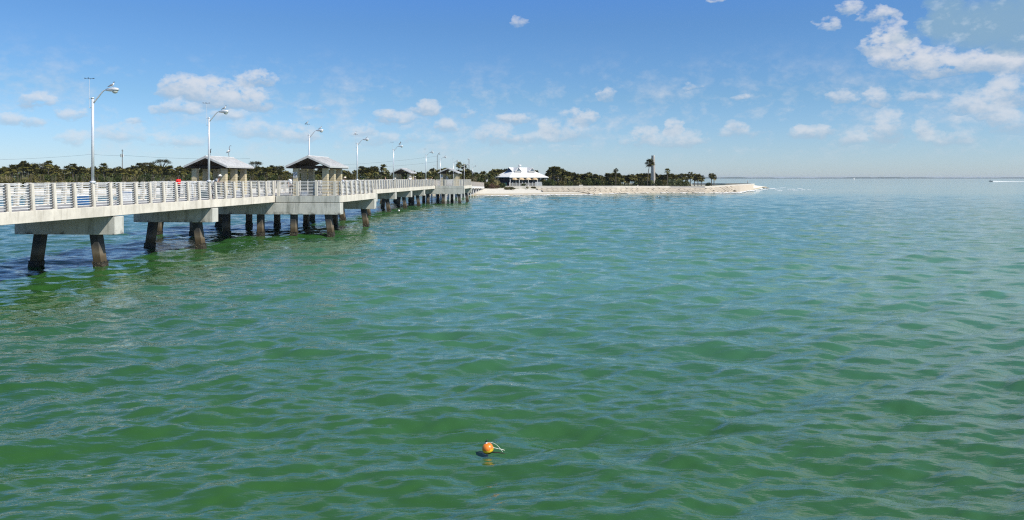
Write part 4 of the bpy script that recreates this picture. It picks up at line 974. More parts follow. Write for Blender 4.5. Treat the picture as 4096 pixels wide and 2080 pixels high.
# patio fence
pf = thing('patio_fence', 'white slatted patio fence below the four thatched umbrellas', 'fence', P(2110, 745, .084))
m = MB(); wpx = .084
for x in range(2040, 2168, 5):
    pass
x0 = (2038-2110)*.084; x1 = (2142-2110)*.084
pts = np.linspace(x0, x1, 9)
pz = 2.0-pf.location.z
for i, a in enumerate(pts):
    m2 = MB(); m2.box(a-.09, a+.09, -.09, .09, pz, pz+1.45); link('post', m2.mesh('fp', M_rail), pf)
for z in (.35, .7, 1.05):
    m2 = MB(); m2.box(x0, x1, -.03, .03, pz+z, pz+z+.16); link('slat', m2.mesh('fs', M_sand), pf)
pf2 = thing('picket_fence', 'white close-boarded fence panel right of the thatched umbrellas', 'fence', P(2155, 745, .085))
m = MB(); a = -1.15; pz = 2.0-pf2.location.z
while a < 1.15: m.box(a, a+.17, -.02, .02, pz, pz+1.55+.05*random.random()); a += .21
m.box(-1.2, 1.2, .025, .06, pz+.3, pz+.4); m.box(-1.2, 1.2, .025, .06, pz+1.1, pz+1.2)
link('boards', m.mesh('pb', M_rail), pf2)
M_thatch = leafmat('thatch', (.30, .2, .09), (.5, .36, .2), (.68, .54, .36))
def thatch():
    m = MB(); rr = random.Random(3); n = 26
    prof = [(.03, .95), (.28, .88), (.62, .66), (.95, .34), (1.12, .05)]
    rings = [[Vector(((r+rr.uniform(-.05, .06))*math.cos(a), (r+rr.uniform(-.05, .06))*math.sin(a), z+rr.uniform(-.05, .05))) for a in [2*math.pi*i/n for i in range(n)]] for r, z in prof]
    m.loft(rings, False)
    for i in range(90):
        a = rr.random()*6.28; r = rr.uniform(.95, 1.16); m.add([Vector((r*math.cos(a), r*math.sin(a), .12)), Vector((r*math.cos(a+.07), r*math.sin(a+.07), .12)), Vector(((r+.06)*math.cos(a+.03), (r+.06)*math.sin(a+.03), -.16))], [(0, 1, 2)])
    return m.mesh('thatch', M_thatch)
TH = thatch()
m = MB(); m.tube([(0, 0, 0), (0, 0, 2.9)], .07, 8); THP = m.mesh('pole', M_wooddk)
m = MB(); m.lathe([(.05, 1.0), (.5, 1.0), (.5, 1.05), (.05, 1.05)], (0, 0, 0), 12); THT = m.mesh('tbl', M_wooddk)
for i, (x, w) in enumerate(((2058, 'leftmost'), (2085.5, 'second from left'), (2113, 'third from left'), (2139.6, 'rightmost'))):
    v = P(x, HZ, .086); v.z = 2.0
    t = thing('thatched_umbrella', 'straw thatched patio umbrella, %s of four before the pavilion' % w, 'umbrella', v, i*1.3, 'thatched umbrellas in front of the pavilion')
    zt = EYE-(719-HZ)*.086-2.0
    link('pole', THP, t); link('canopy', TH, t, (0, 0, zt)).scale = (1.0, 1.0, .78); link('table', THT, t)
# white double sign by the ramp end
t = thing('sign', 'white double board sign by the picket ramp end, brown scrub below', 'sign', P(1948, 745, .081))
pz = 1.9-t.location.z
for dx in (-.16, .16):
    m = MB(); m.box(dx-.14, dx+.14, -.02, .02, pz+1.0, pz+(2.4 if dx < 0 else 2.5)); link('board', m.mesh('bd', M_rail), t)
    m = MB(); m.box(dx-.04, dx+.04, .021, .08, pz, pz+2.0); link('post', m.mesh('po', M_rail), t)
# teal bin and small white notice near pavilion
t = thing('rubbish_bin', 'dark teal bin beside the left end of the patio fence', 'bin', Vector(P(2022, HZ, .086))+Vector((0, 0, 2.0-EYE)))
m = MB(); m.loft([[Vector((sx*.32, sy*.3, 0)) for sx, sy in ((-1, -1), (1, -1), (1, 1), (-1, 1))], [Vector((sx*.38, sy*.36, 1.2)) for sx, sy in ((-1, -1), (1, -1), (1, 1), (-1, 1))]]); link('tub', m.mesh('bt', cloth((.01, .10, .10))), t)
m = MB(); m.box(-.4, .4, -.38, .38, 1.203, 1.28); link('lid', m.mesh('bl', cloth((.01, .07, .07))), t)
# concrete monument pylon
t = thing('concrete_pylon', 'tall tapering concrete pylon rising above the palms behind the seawall', 'tower', Vector(((2612-2048)*.09, 270, 1.9)), R(56))
m = MB(); hgt = EYE+(HZ-622)*.09-1.9; rings = []
for z, a in ((0, .72), (3.2, .64), (hgt-.15, .46)):
    rings.append([Vector((-a, -a, z)), Vector((a, -a, z)), Vector((a, a, z)), Vector((-a, a, z))])
m.loft(rings); bevel(link('shaft', m.mesh('pyl', concrete('pylon concrete', (.5, .47, .42), (.26, .23, .19), .4)), t), .06)
m = MB(); m.box(-.5, .5, -.5, .5, hgt-.148, hgt); link('cap', m.mesh('pc', M_seaw), t)
m = MB(); m.loft([[Vector((-.1, -.74, .0)), Vector((.1, -.74, .0)), Vector((.1, -.72, .0)), Vector((-.1, -.72, 0))], [Vector((-.07, -.49, hgt-.6)), Vector((.07, -.49, hgt-.6)), Vector((.07, -.46, hgt-.6)), Vector((-.07, -.46, hgt-.6))]]); link('groove', m.mesh('gv', M_gapd), t)
# ------------------------------------------------------------------ vegetation
def fan(m, base, d, ln, w, rr, n=7, droop=.35):
    """one fan frond: stalk then blades"""
    d = d.normalized(); up = Vector((0, 0, 1)); lat = d.cross(up)
    if lat.length < .05: lat = Vector((1, 0, 0))
    lat.normalize(); nr = lat.cross(d)
    hub = base+d*ln*.45-up*droop*ln*.08
    m.add([base-lat*.02, base+lat*.02, hub+lat*.03, hub-lat*.03], [(0, 1, 2, 3)])
    for i in range(n):
        a = (i/(n-1)-.5)*2.3; bd = (d*math.cos(a)+lat*math.sin(a)+nr*rr.uniform(-.1, .15)).normalized()
        L_ = ln*.62*(1-.25*abs(a)/1.15)*rr.uniform(.85, 1.1); tipv = hub+bd*L_-up*droop*L_*rr.uniform(.5, 1.1)
        side = nr.cross(bd).normalized()*w
        mid = hub+bd*L_*.5-up*droop*L_*.15
        m.add([hub, mid-side, tipv, mid+side], [(0, 1, 2, 3)])
def palm_crown(seed, n=34, rad=1.5, dead=8, wash=False):
    rr = random.Random(seed); m = MB()
    for i in range(n):
        el_ = math.asin(rr.uniform(-.8 if not wash else -.5, .98)); a = i*2.4+rr.uniform(-.3, .3)
        d = Vector((math.cos(a)*math.cos(el_), math.sin(a)*math.cos(el_), math.sin(el_)))
        fan(m, Vector((0, 0, rr.uniform(-.2, .15))), d, rad*rr.uniform(.7, 1.08), .13 if not wash else .10, rr, 7, .3 if el_ > 0 else .55)
    me = smooth(m.mesh('crown', M_palm)); m = MB()
    for i in range(dead):
        a = rr.random()*6.28; d = Vector((math.cos(a)*.5, math.sin(a)*.5, -1)); fan(m, Vector((0, 0, -.25)), d, rad*rr.uniform(.6, .85), .08, rr, 5, .2)
    return me, m.mesh('skirt', M_dead)
CR = [palm_crown(10+i, 66+4*(i % 3), 1.5+.12*(i % 3), 3+2*(i % 2)) for i in range(5)]
CRW = [palm_crown(40+i, 54, 1.75, 14, True) for i in range(2)]
def trunk_mesh(h, r, lean, seed):
    m = MB(); rr = random.Random(seed); n = 6
    m.tube([(lean*(i/n)**2*1.0, 0, h*i/n) for i in range(n+1)], [r*1.25]+[r*(1-.15*i/n)*rr.uniform(.95, 1.06) for i in range(1, n+1)], 7); return smooth(m.mesh('trunk', M_bark))
TR = {}
def palm(x, ytop, u, label, group, gz=1.95, wash=False, lean=0, sc=1.0, cr=None):
    v = P(x, HZ, u); v.z = gz; top = EYE+(HZ-ytop)*u-gz; rad = (1.5 if not wash else 1.75)*sc
    h = max(1.2, top-rad*.8); key = (round(h*2)/2, wash, lean)
    h = key[0] if not wash and lean == 0 else h
    if (key not in TR) or wash: TR[key] = trunk_mesh(h, .15 if not wash else .14, lean, int(h*10))
    t = thing('palm_tree', label, 'palm tree', v, random.random()*6.28 if not lean else 0, group)
    link('trunk', TR[key], t)
    c, s = (CRW if wash else CR)[random.randrange(len(CRW if wash else CR)) if cr is None else cr]
    for nm, me in (('crown', c), ('dead_frond_skirt', s)):
        o = link(nm, me, t, (lean, 0, h)); o.scale = (sc, sc, sc*random.uniform(.9, 1.1)); o.rotation_euler = (random.uniform(-.1, .1), random.uniform(-.1, .1), random.random()*6.28)
    return t
def clump(seed, n, rx, ry, rz_, ls, mat, rag=.3):
    rr = random.Random(seed); m = MB()
    lob = [(rr.uniform(-.6, .6)*rx, rr.uniform(-.5, .5)*ry, rr.uniform(.25, .75)*rz_, rr.uniform(.4, .7)) for _ in range(7)]
    for i in range(n):
        lx, ly, lz, lr = lob[rr.randrange(7)]
        a = rr.random()*6.28; c = rr.uniform(-1, 1); r = lr*(1-rag*rr.random()**2); s = math.sqrt(1-c*c)
        p = Vector((lx+r*rx*.8*s*math.cos(a), ly+r*ry*.8*s*math.sin(a), max(.02, lz+r*rz_*.7*c)))
        q = Vector((rr.gauss(0, 1), rr.gauss(0, 1), rr.gauss(0, 1))).normalized(); w = q.cross(Vector((rr.random(), rr.random(), .3))).normalized(); sz = ls*rr.uniform(.6, 1.4)
        m.add([p-q*sz, p-w*sz*.5, p+q*sz, p+w*sz*.5], [(0, 1, 2, 3)])
    return m.mesh('foliage', mat)
SHR = [clump(60+i, 1300, 2.2, 1.8, 2.6, .17, M_scrub if i % 2 else M_green) for i in range(4)]
RST = clump(71, 1500, 2.2, 1.4, 1.7, .12, M_rust, .6); GRP = clump(72, 1000, 2.2, 1.4, 1.9, .18, M_green, .5); LOWS = clump(73, 900, 1.6, 1.1, .9, .13, M_scrub, .5)
m = MB()
for i in range(5): m.tube([(0, 0, 0), (math.cos(i*1.3)*.7, math.sin(i*1.3)*.6, 1.5)], [.05, .02], 5)
STEM = m.mesh('stems', M_bark)
def shrub(x, ytop, u, label, group, me=None, gz=1.8, w=1.0, nm='shrub'):
    v = P(x, HZ, u); v.z = gz; top = EYE+(HZ-ytop)*u-gz; i = random.randrange(4); me = me or SHR[i]
    t = thing(nm, label, 'shrub', v, random.random()*6.28, group); h0 = max(vv.co.z for vv in me.vertices); s = top/h0
    o = link('foliage', me, t); o.scale = (w, w, s); o2 = link('stems', STEM, t); o2.scale = (w*.8, w*.8, s); return t
def oak(x, ytop, u, w, h, label, mat=None):
    v = P(x, HZ, u); v.z = 2; top = EYE+(HZ-ytop)*u-2
    t = thing('oak_tree', label, 'tree', v); rr = random.Random(int(x)); m = MB(); m.tube([(0, 0, 0), (.2, 0, top*.35), (0, 0, top*.55)], [.35, .28, .2], 7)
    m2 = MB()
    for i in range(26):
        a = rr.random()*6.28; e = Vector((math.cos(a)*w*rr.uniform(.3, .95), math.sin(a)*w*.7*rr.uniform(.3, .9), 0)); e.z = top-h*.2-h*.75*(e.length/w)**2*rr.uniform(.6, 1)
        b_ = Vector((0, 0, top*.5)); mid = b_.lerp(e, .5)+Vector((0, 0, .4)); m.tube([b_, mid, e], [.09, .06, .03], 5)
        for _ in range(95):
            g_ = Vector((rr.gauss(0, .22), rr.gauss(0, .22), rr.gauss(0, .13)))*w*.55; q = Vector((rr.gauss(0, 1), rr.gauss(0, 1), rr.gauss(0, 1))).normalized(); wv = q.cross(Vector((0, .3, 1))).normalized(); sz = .13*rr.uniform(.6, 1.3); p = e+g_
            m2.add([p-q*sz, p-wv*sz*.6, p+q*sz, p+wv*sz*.6], [(0, 1, 2, 3)])
    link('trunk', m.mesh('otr', M_bark), t); link('crown', m2.mesh('ocr', mat or M_oak), t)
PX = [-260, 0, 60, 95, 140, 193, 240, 290, 330, 415, 460, 512, 557, 600, 647, 685, 705, 727, 800, 900, 994, 1048, 1086, 1120, 1147, 1277, 1407, 1445, 1499, 1518, 1545, 1560, 1637, 1671, 1714, 1746, 1774, 1800, 1881, 1928, 1958, 1991, 2027, 2141, 2161, 2180, 2201, 2237, 2259, 2291, 2310, 2333, 2370, 2422, 2447, 2496, 2525, 2561, 2587, 2629, 2650, 2675, 2700, 2716, 2757, 2785, 2817, 2830]
PY = [660, 667, 656, 650, 655, 650, 668, 660, 668, 660, 668, 662, 655, 655, 657, 662, 668, 665, 668, 668, 662, 660, 668, 670, 680, 670, 680, 668, 668, 682, 680, 686, 674, 680, 681, 672, 673, 676, 676, 684, 684, 673, 673, 680, 692, 694, 668, 665, 680, 684, 693, 694, 692, 697, 690, 696, 695, 689, 690, 690, 700, 693, 695, 693, 688, 689, 699, 702]
def prof(x): return float(np.interp(x, PX, PY))
LMK = [(-60, 'at the far left edge'), (75, 'left of the nearest lamp post'), (190, 'left of the nearest lamp post under the olive tree'), (290, 'just left of the nearest lamp post'), (370, 'behind the nearest lamp post'), (440, 'right of the nearest lamp post'), (489, 'at the transformer pole'), (560, 'right of the transformer pole'), (647, 'below the broad oak'), (705, 'behind the man in red'), (790, 'behind the heron shelter columns, left'), (860, 'behind the second lamp post'), (930, 'behind the heron shelter, right'), (1010, 'right of the heron shelter'), (1080, 'between the two near shelters'), (1140, 'left of the sign column'), (1220, 'behind the sign shelter, left'), (1300, 'behind the sign shelter, middle'), (1360, 'behind the sign shelter, right'), (1431, 'behind the fourth lamp post'), (1490, 'left of the tall single palm'), (1540, 'at the fifth lamp post'), (1600, 'behind the far left shelter'), (1660, 'right of the far left shelter'), (1710, 'at the sixth lamp post'), (1760, 'at the dark utility pole'), (1820, 'behind the far right shelter'), (1880, 'at the picket ramp'), (1930, 'above the picket ramp end'), (1975, 'left of the pavilion'), (2060, 'behind the pavilion roof, left'), (2140, 'behind the pavilion roof, right'), (2205, 'at the right end of the pavilion'), (2250, 'right of the pavilion'), (2310, 'above the raised wall block'), (2370, 'left of the left fan palm'), (2430, 'just left of the left fan palm'), (2480, 'right of the left fan palm'), (2530, 'where light shows between trunks'), (2575, 'left of the pylon'), (2620, 'behind the pylon'), (2650, 'between pylon and right fan palm'), (2690, 'right of the right fan palm'), (2730, 'near the end of the grove'), (2770, 'in the end clump on the point'), (2820, 'rightmost in the grove')]
def region(x): return min(LMK, key=lambda t_: abs(t_[0]-x))[1]
def zone(x): return 'in the left wood' if x < 1960 else ('behind the pavilion' if x < 2180 else 'in the grove on the point')
rr = random.Random(11); cnt = 0
x = -230
while x < 2000:                       # left treeline: front row and back row of palms
    u = rr.uniform(.086, .094); palm(x, prof(x)+rr.choice((rr.uniform(-3, 10), rr.uniform(12, 32))), u, '%s front-row palm ' % rr.choice(('broad', 'shaggy'))+region(x), 'cabbage palms '+zone(x), 1.95, sc=rr.uniform(.95, 1.35))
    x += rr.uniform(13, 22)
x = -220
while x < 2180:
    u = rr.uniform(.098, .108); palm(x, prof(x)+rr.uniform(0, 14), u, 'dark back-row palm '+region(x), 'cabbage palms '+zone(x), 1.95, sc=rr.uniform(1.0, 1.35))
    x += rr.uniform(24, 40)
x = 2190
while x < 2815:
    u = rr.uniform(.092, .099)
    if not (2484 < x < 2545 and rr.random() < .0): palm(x, prof(x)+rr.uniform(-1, 6), u, 'round-headed palm behind the seawall '+region(x), 'cabbage palms '+zone(x), 1.9, sc=rr.uniform(1.0, 1.2))
    x += rr.uniform(9, 17) if x < 2700 else rr.uniform(13, 20)
x = 2195
while x < 2700:
    u = rr.uniform(.100, .11); palm(x, prof(x)+rr.uniform(1, 9), u, 'half-hidden back palm '+region(x), 'cabbage palms '+zone(x), 1.9, sc=rr.uniform(1.0, 1.25)); x += rr.uniform(15, 24)
# tall or distinct ones
for x, y, u, lb, w_, ln, sc in ((95, 643, .088, 'tall palm poking above the treeline at the left edge', False, 0, .95), (193, 638, .088, 'tallest rounded palm left of the nearest lamp post', False, 0, 1.1),
    (291, 650, .088, 'cone-shaped dark palm just left of the nearest lamp post', False, 0, 1.1), (415, 653, .088, 'palm between nearest lamp post and transformer pole', False, 0, 1.1), (557, 650, .09, 'palm right of the transformer pole', False, 0, 1.1),
    (1086, 662, .1, 'left one of two distant star-headed palms between the near shelters', False, 0, .9), (1126, 661, .1, 'right one of two distant star-headed palms between the near shelters', False, 0, .9),
    (1533, 653, .092, 'tall single palm with hanging skirt left of fifth lamp post', False, 0, 1.05), (1500, 664, .092, 'dark palm left of the tall single palm', False, 0, 1.1),
    (1836, 646, .09, 'star-headed fan palm, left of the twin palms by the far shelter', True, 0, .85), (1857, 656, .089, 'star-headed fan palm, right of the twin palms by the far shelter', True, 0, .8),
    (2463, 671, .0875, 'slender fan palm standing alone by the seawall left of the pylon', True, 0, .68), (2600, 632, .0875, 'tallest fan palm leaning in front of the concrete pylon', True, .9, 1.15),
    (2670, 672, .0885, 'slender fan palm by the seawall right of the pylon', True, 0, .72),
    (2846, 691, .094, 'left palm of the isolated pair at the end of the grove', False, 0, .85), (2856, 694, .092, 'right palm of the isolated pair at the end of the grove', False, 0, .85)):
    palm(x-(ln/u if ln else 0), y, u, lb, None, 1.9, w_, ln, sc)
oak(647, 634, .106, 4.2, 3.2, 'broad bare-topped oak crown between transformer pole and heron shelter'); oak(590, 648, .108, 3.2, 2.4, 'lower spreading oak left of the broad bare-topped one')
oak(1020, 643, .112, 4.0, 3.0, 'brown-tinged oak crown between the two near shelters'); oak(1110, 662, .11, 3.4, 3.0, 'thin twiggy tree below the star-headed palms'); oak(1447, 662, .112, 2.2, 2.4, 'bare twiggy tree top right of the fourth lamp post')
oak(150, 652, .104, 4.6, 2.6, 'pale olive rounded tree at the left of the treeline')
x = -230
while x < 1990:
    y = 700+rr.uniform(-9, 10)+(6 if x > 1500 else 0); shrub(x, y, rr.uniform(.0815, .085), 'olive scrub bush '+region(x), 'scrub bushes '+zone(x), None, 1.6, rr.uniform(.9, 1.3)); x += rr.uniform(30, 46)
x = -200
while x < 1990:
    y = 722+rr.uniform(-5, 5); shrub(x, y, rr.uniform(.0795, .081), 'low beach-top scrub '+region(x), 'low scrub '+zone(x), LOWS, 1.4, rr.uniform(1.2, 1.7)); x += rr.uniform(34, 60)
x = 2195
while x < 2740:
    if not 2480 < x < 2545: shrub(x, 716+rr.uniform(-8, 8), rr.uniform(.0895, .0925), 'dense dark bush under palms '+region(x), 'bushes '+zone(x), None, 1.8, rr.uniform(.7, 1.1))
    x += rr.uniform(18, 30)
for x, y, u, lb, me, w in ((1958, 733, .0795, 'rust-brown leafless scrub at the end of the picket ramp', RST, .85), (1978, 735, .079, 'rust-brown twiggy bush beside the beach', RST, .8), (1990, 727, .081, 'green sea grape bush left of the patio', GRP, .9), (2006, 730, .0805, 'speckled sea grape bush nearest the bin', GRP, .7),
    (1972, 722, .0835, 'dark bush below the left eave of the pavilion', GRP, 1.0), (2036, 747, .0775, 'low sprawling brown scrub on the sand below the patio', LOWS, 1.3), (2052, 751, .077, 'dark trailing scrub patch at the foot of the patio wall', LOWS, .9), (2108, 747, .0785, 'small scrub tuft on the slabs, left one', LOWS, .6), (2133, 746, .0785, 'small scrub tuft on the slabs, right one', LOWS, .7), (2093, 732, .083, 'small green bush between thatched umbrellas', GRP, .45),
    (2190, 722, .0835, 'sea grape bush right of the white fence panel', GRP, 1.0), (2205, 715, .086, 'tall sea grape bush at the right end of the pavilion', GRP, 1.1), (2836, 729, .095, 'round dark bush at the foot of the isolated palm pair', SHR[0], .75), (2315, 728, .087, 'pale green bush behind the raised block of the seawall', SHR[1], .6)):
    u0, z0 = (u, 1.9)
    if me is LOWS: z0 = 1.3 if x < 2100 else 1.55
    if u < .082 and me is not LOWS: z0 = 1.5
    shrub(x, y, u, lb, None, me, z0, w)
# far wood mass behind everything
rw = random.Random(2); m = MB()
for i in range(26000):
    x = rw.uniform(-400, 2160) if rw.random() < .86 else rw.uniform(2190, 2480); u = rw.uniform(.108, .118)
    yt = prof(x)+10+6*math.sin(x*.05)+5*math.sin(x*.13); y = yt+rw.random()**1.3*(742-yt); p = P(x, y, u)
    q = Vector((rw.gauss(0, 1), rw.gauss(0, 1), rw.gauss(0, 1))).normalized(); w = q.cross(Vector((0, .3, 1))).normalized(); sz = .75*rw.uniform(.6, 1.4)
    m.add([p-q*sz, p-w*sz*.6, p+q*sz, p+w*sz*.6], [(0, 1, 2, 3)])
tag(link('far_woods', m.mesh('far_woods', M_scrub)), 'dark dense far wood behind the palms', 'woods', None, 'stuff')
# undergrowth
m = MB()
for i in range(30000):
    x = rw.uniform(-300, 2000) if rw.random() < .8 else rw.uniform(2185, 2760); u = rw.uniform(.083, .1) if x < 2100 else rw.uniform(.0895, .1)
    hh = rw.random()**1.1*(4.6 if x < 2100 else 1.7)
    if 2480 < x < 2545: hh *= .3
    p = Vector(((x-2048)*u, F*u, 1.8+hh)); q = Vector((rw.gauss(0, 1), rw.gauss(0, 1), rw.gauss(0, 1))).normalized(); w = q.cross(Vector((0, .3, 1))).normalized(); sz = .3*rw.uniform(.5, 1.3)
    m.add([p-q*sz, p-w*sz*.6, p+q*sz, p+w*sz*.6], [(0, 1, 2, 3)])
tag(link('undergrowth', m.mesh('undergrowth', M_green)), 'tangled green undergrowth under the palms', 'undergrowth', None, 'stuff')
# rocks along the top of the left beach
M_rock = concrete('shore rock', (.3, .27, .2), (.1, .08, .05), .6)
m = MB(); rk = random.Random(9)
for i in range(700):
    x = rk.uniform(-250, 1930); u = rk.uniform(.0775, .0805); z = 1.45+(u-.0775)*100; r = rk.uniform(.15, .42)
    c = Vector(((x-2048)*u, F*u, z)); vs = [c+Vector((r*math.cos(a)*rk.uniform(.7, 1.2), r*math.sin(a)*rk.uniform(.7, 1.2), -.1)) for a in (0, 1.3, 2.5, 3.8, 5)]+[c+Vector((rk.uniform(-.1, .1), rk.uniform(-.1, .1), r*rk.uniform(.6, 1)))]
    m.add(vs, [(i_, (i_+1) % 5, 5) for i_ in range(5)])
tag(link('shore_rocks', m.mesh('rocks', M_rock)), 'line of small brown rocks along the top of the left beach', 'rocks', None, 'stuff')
for i, (x, y, r, lb) in enumerate(((2940, 766.5, .62, 'square dark block standing in the surf below the apron'), (3044, 747, .5, 'dark boulder at the tip, nearest the apron'), (3055, 749.5, .6, 'long dark boulder in the foam off the tip'), (3070, 751, .5, 'outermost dark boulder awash off the tip'))):
    u = EYE/(y+2.5-HZ); v = P(x, HZ, u); v.z = -.1; rk = random.Random(i+1); m = MB()
    rings = [[Vector((r*s_*(1.6 if i else 1)*math.cos(a)*rk.uniform(.85, 1.1), r*s_*math.sin(a)*rk.uniform(.85, 1.1), z*r)) for a in [6.283*j/8 for j in range(8)]] for z, s_ in ((-.4, 1.05), (.2, 1), (.8 if i else 1.2, .85), (1.0 if i else 1.5, .5))]
    m.loft(rings); tag(link('boulder', m.mesh('boulder', M_rock), None, v), lb, 'rock')
# ------------------------------------------------------------------ buoy
bu = EYE/(1806-HZ); bc = P(1951.5, HZ, bu); bc.z = .055
m_, t, b = newmat('chipped buoy paint'); M_buoy = m_
tcn = t.nodes.new('ShaderNodeTexCoord'); sp = t.nodes.new('ShaderNodeSeparateXYZ'); t.links.new(tcn.outputs['Object'], sp.inputs[0])
nf = nz(t, 22, 4, .6); zz = mathn(t, 'ADD', sp.outputs[2], mathn(t, 'MULTIPLY', mathn(t, 'SUBTRACT', nf, .5), .05))
mr = t.nodes.new('ShaderNodeMapRange'); t.links.new(zz, mr.inputs[0]); mr.inputs[1].default_value = -.1; mr.inputs[2].default_value = .1
c = ramp(t, mr.outputs[0], [(.26, (.03, .02, .01)), (.30, (.80, .50, .02)), (.50, (.85, .55, .03)), (.54, (.82, .23, .025))]); 
t.nodes[c.node.name].color_ramp.interpolation = 'LINEAR'
chip = ramp(t, nz(t, 30, 5, .7, loc=(3, 1, 2)), [(.54, (0, 0, 0)), (.60, (1, 1, 1))])
xs_ = t.nodes.new('ShaderNodeMapRange'); t.links.new(sp.outputs[0], xs_.inputs[0]); xs_.inputs[1].default_value = -.02; xs_.inputs[2].default_value = .08; xs_.inputs[3].default_value = .15
t.links.new(mixc(t, mathn(t, 'MULTIPLY', chip, xs_.outputs[0]), c, (.05, .02, .01)), b.inputs['Base Color']); b.inputs['Roughness'].default_value = .35
by = thing('crab_pot_buoy', 'round orange and yellow float with white rope loop on the green water', 'buoy', bc, 0)
import bmesh
bmm = bmesh.new(); bmesh.ops.create_uvsphere(bmm, u_segments=32, v_segments=20, radius=.102)
for v in bmm.verts:
    if v.co.z > .08: v.co.z = .08+(v.co.z-.08)*.8
me = bpy.data.meshes.new('float'); bmm.to_mesh(me); bmm.free(); me.materials.append(M_buoy); smooth(me)
link('float_ball', me, by, None, (R(8), R(-14), 0))
m = MB(); m.tube([(-.025, 0, .09), (-.03, 0, .112)], [.022, .016], 10); link('collar', m.mesh('cl', M_rail), by)
m = MB(); m.tube([(-.03, 0, .108), (-.032, 0, .118), (-.02, 0, .135), (-.008, 0, .165)], [.010, .019, .010, .005], 8); link('swivel', smooth(m.mesh('sv', M_black)), by)
M_rope = flat('white rope', (.8, .78, .7), .8)
wzl = -bc.z
def curve_pts(cs, n=14):
    out = []; cs = [Vector(c_) for c_ in cs]
    for i in range(n+1):
        t_ = i/n; q = cs[:]
        while len(q) > 1: q = [q[j].lerp(q[j+1], t_) for j in range(len(q)-1)]
        out.append(q[0])
    return out
m = MB(); m.tube(curve_pts([(-.02, 0, .10), (.07, -.02, .14), (.17, -.02, .09), (.265, -.03, wzl+.005)]), .0030, 6); link('rope_loop', m.mesh('rl', M_rope), by)
m = MB(); m.tube(curve_pts([(.09, -.05, .035), (.14, -.05, .02), (.255, .02, .0-.02), (.30, .06, wzl)]), .0042, 6); link('rope_tail', m.mesh('rt', M_rope), by)
m = MB(); m.tube([(.06, -.06, wzl+.01), (.12, -.08, wzl+.014), (.2, -.08, wzl+.012), (.26, -.09, wzl+.004), (.31, -.09, wzl-.01)], [.008, .014, .012, .009, .004], 6); link('weedy_line', m.mesh('wd', flat('dark weed', (.02, .018, .01), .7)), by)
for x, y, r, lb in ((1595.5, 843, .16, 'small white float on the green water beside the pier shadow'),):
    u = EYE/(y-HZ); v = P(x, HZ, u); v.z = .02
    m = MB(); m.lathe([(.02*r, -.9*r), (.7*r, -.6*r), (r, 0), (.75*r, .6*r), (.2*r, .95*r), (.1*r, 1.1*r)], (0, 0, 0), 12); tag(link('float', smooth(m.mesh('flt', M_rail)), None, v), lb, 'float')
# ------------------------------------------------------------------ boats and far land
u = EYE/(718.2-HZ); v = P(3416.5, HZ, u); v.z = 0
t = thing('sailing_boat', 'tiny white sailing boat on the horizon', 'sailing boat', v, R(20))
m = MB(); m.loft([[Vector((s_*x, y, z)) for s_, x, z in ((-1, w*.7, -.3), (1, w*.7, -.3), (1, w, .9), (-1, w, .9))] for y, w in ((-3.5, .8), (-1, 1.1), (1.5, .9), (4, .08))]); link('hull', m.mesh('hull', M_rail), t, None, (0, 0, R(-70)))
m = MB(); m.tube([(0, 0, .9), (0, 0, 7.6)], .08, 6); link('mast', m.mesh('mast', M_pole), t)
m = MB(); m.add([(0, 0, 1.4), (-3, .2, 1.4), (-1.2, .35, 4), (0, 0, 7.5)], [(0, 1, 2, 3)]); m.add([(.2, 0, 1.2), (3, .1, 1.2), (.2, 0, 6.6)], [(0, 1, 2)]); link('sail', m.mesh('sail', M_rail), t)
u = EYE/(726-HZ); v = P(3963, HZ, u); v.z = 0
t = thing('speedboat', 'small dark speedboat running left with a long white wake', 'speedboat', v, R(90))
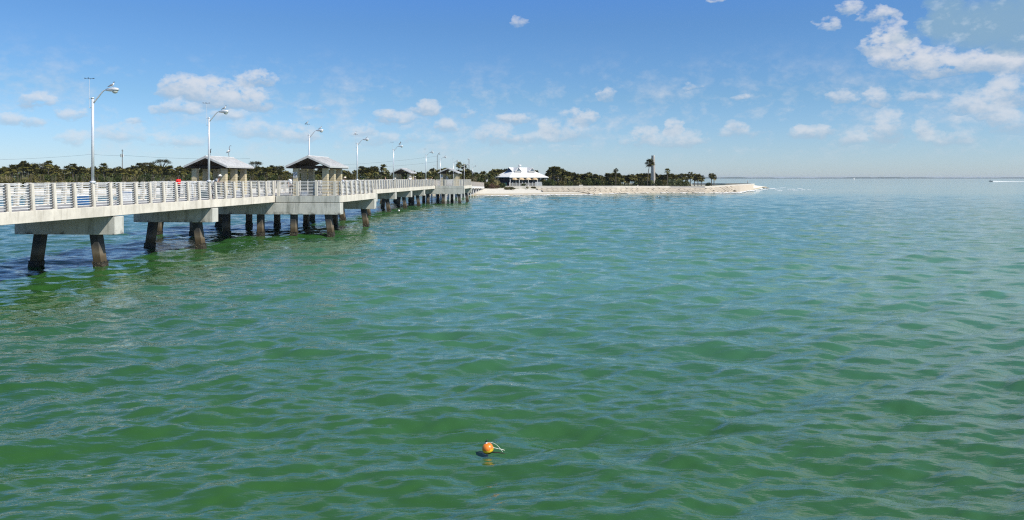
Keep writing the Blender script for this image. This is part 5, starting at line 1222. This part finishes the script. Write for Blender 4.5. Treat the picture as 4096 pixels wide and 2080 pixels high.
m = MB(); m.loft([[Vector((s_*x, y, z+tz)) for s_, x, z in ((-1, w*.6, -.2), (1, w*.6, -.2), (1, w, .75), (-1, w, .75))] for y, w, tz in ((-2.4, .9, 0), (0, .95, .05), (1.6, .7, .25), (2.8, .06, .5))]); link('hull', m.mesh('hull', cloth((.08, .09, .13))), t)
m = MB(); m.loft([[Vector((s_*x, y, z)) for s_, x, z in ((-1, .5, .75), (1, .5, .75), (1, .4, 1.35), (-1, .4, 1.35))] for y in (-.3, .5)]); link('console', m.mesh('con', cloth((.1, .1, .12))), t)
m = MB(); m.tube([(0, -2.5, .1), (0, -2.6, 1.1)], [.15, .2], 8); link('outboard_motor', m.mesh('ob', M_black), t)
wk = MB(); L_ = 75
wk.loft([[Vector((x, -w, .02)), Vector((x, w, .02)), Vector((x, w*.5, h)), Vector((x, -w*.5, h))] for x, w, h in ((1.5, .5, .5), (4, 1.2, .95), (9, 1.6, .65), (20, 2.2, .4), (45, 3, .28), (L_, 3.5, .12))])
tag(link('wake', wk.mesh('wake', M_foam), None, v), 'long white foaming wake trailing right from the speedboat', 'wake', None, 'stuff')
m = MB(); rr2 = random.Random(8); top = []; Yd = 7000.
xs = np.arange(-3000, 9000, 40)
hz = [max(2.5, 8+3*math.sin(x*.004)+3*math.sin(x*.021+1)+rr2.uniform(-1.2, 1.2)) for x in xs]
m.loft([[Vector((x, Yd+0, -1)), Vector((x, Yd+400, -1)), Vector((x, Yd+330, h_)), Vector((x, Yd+60, h_))] for x, h_ in zip(xs, hz)])
tag(link('far_shore_hills', m.mesh('far_shore', flat('far shore', (.05, .08, .06)))), None, None, None, 'structure')

# sea air
m = MB(); m.box(-60000, 60000, -2500, 52000, -8, 22)
hm = bpy.data.materials.new('haze'); hm.use_nodes = True; ht = hm.node_tree; ht.nodes.clear()
pv = ht.nodes.new('ShaderNodeVolumePrincipled'); pv.inputs['Color'].default_value = (.80, .88, .96, 1); pv.inputs['Density'].default_value = 7e-5; pv.inputs['Anisotropy'].default_value = .2
hout = ht.nodes.new('ShaderNodeOutputMaterial'); ht.links.new(pv.outputs[0], hout.inputs['Volume'])
tag(link('haze', m.mesh('haze', hm)), 'thin pale sea haze over the water', 'haze', None, 'stuff')
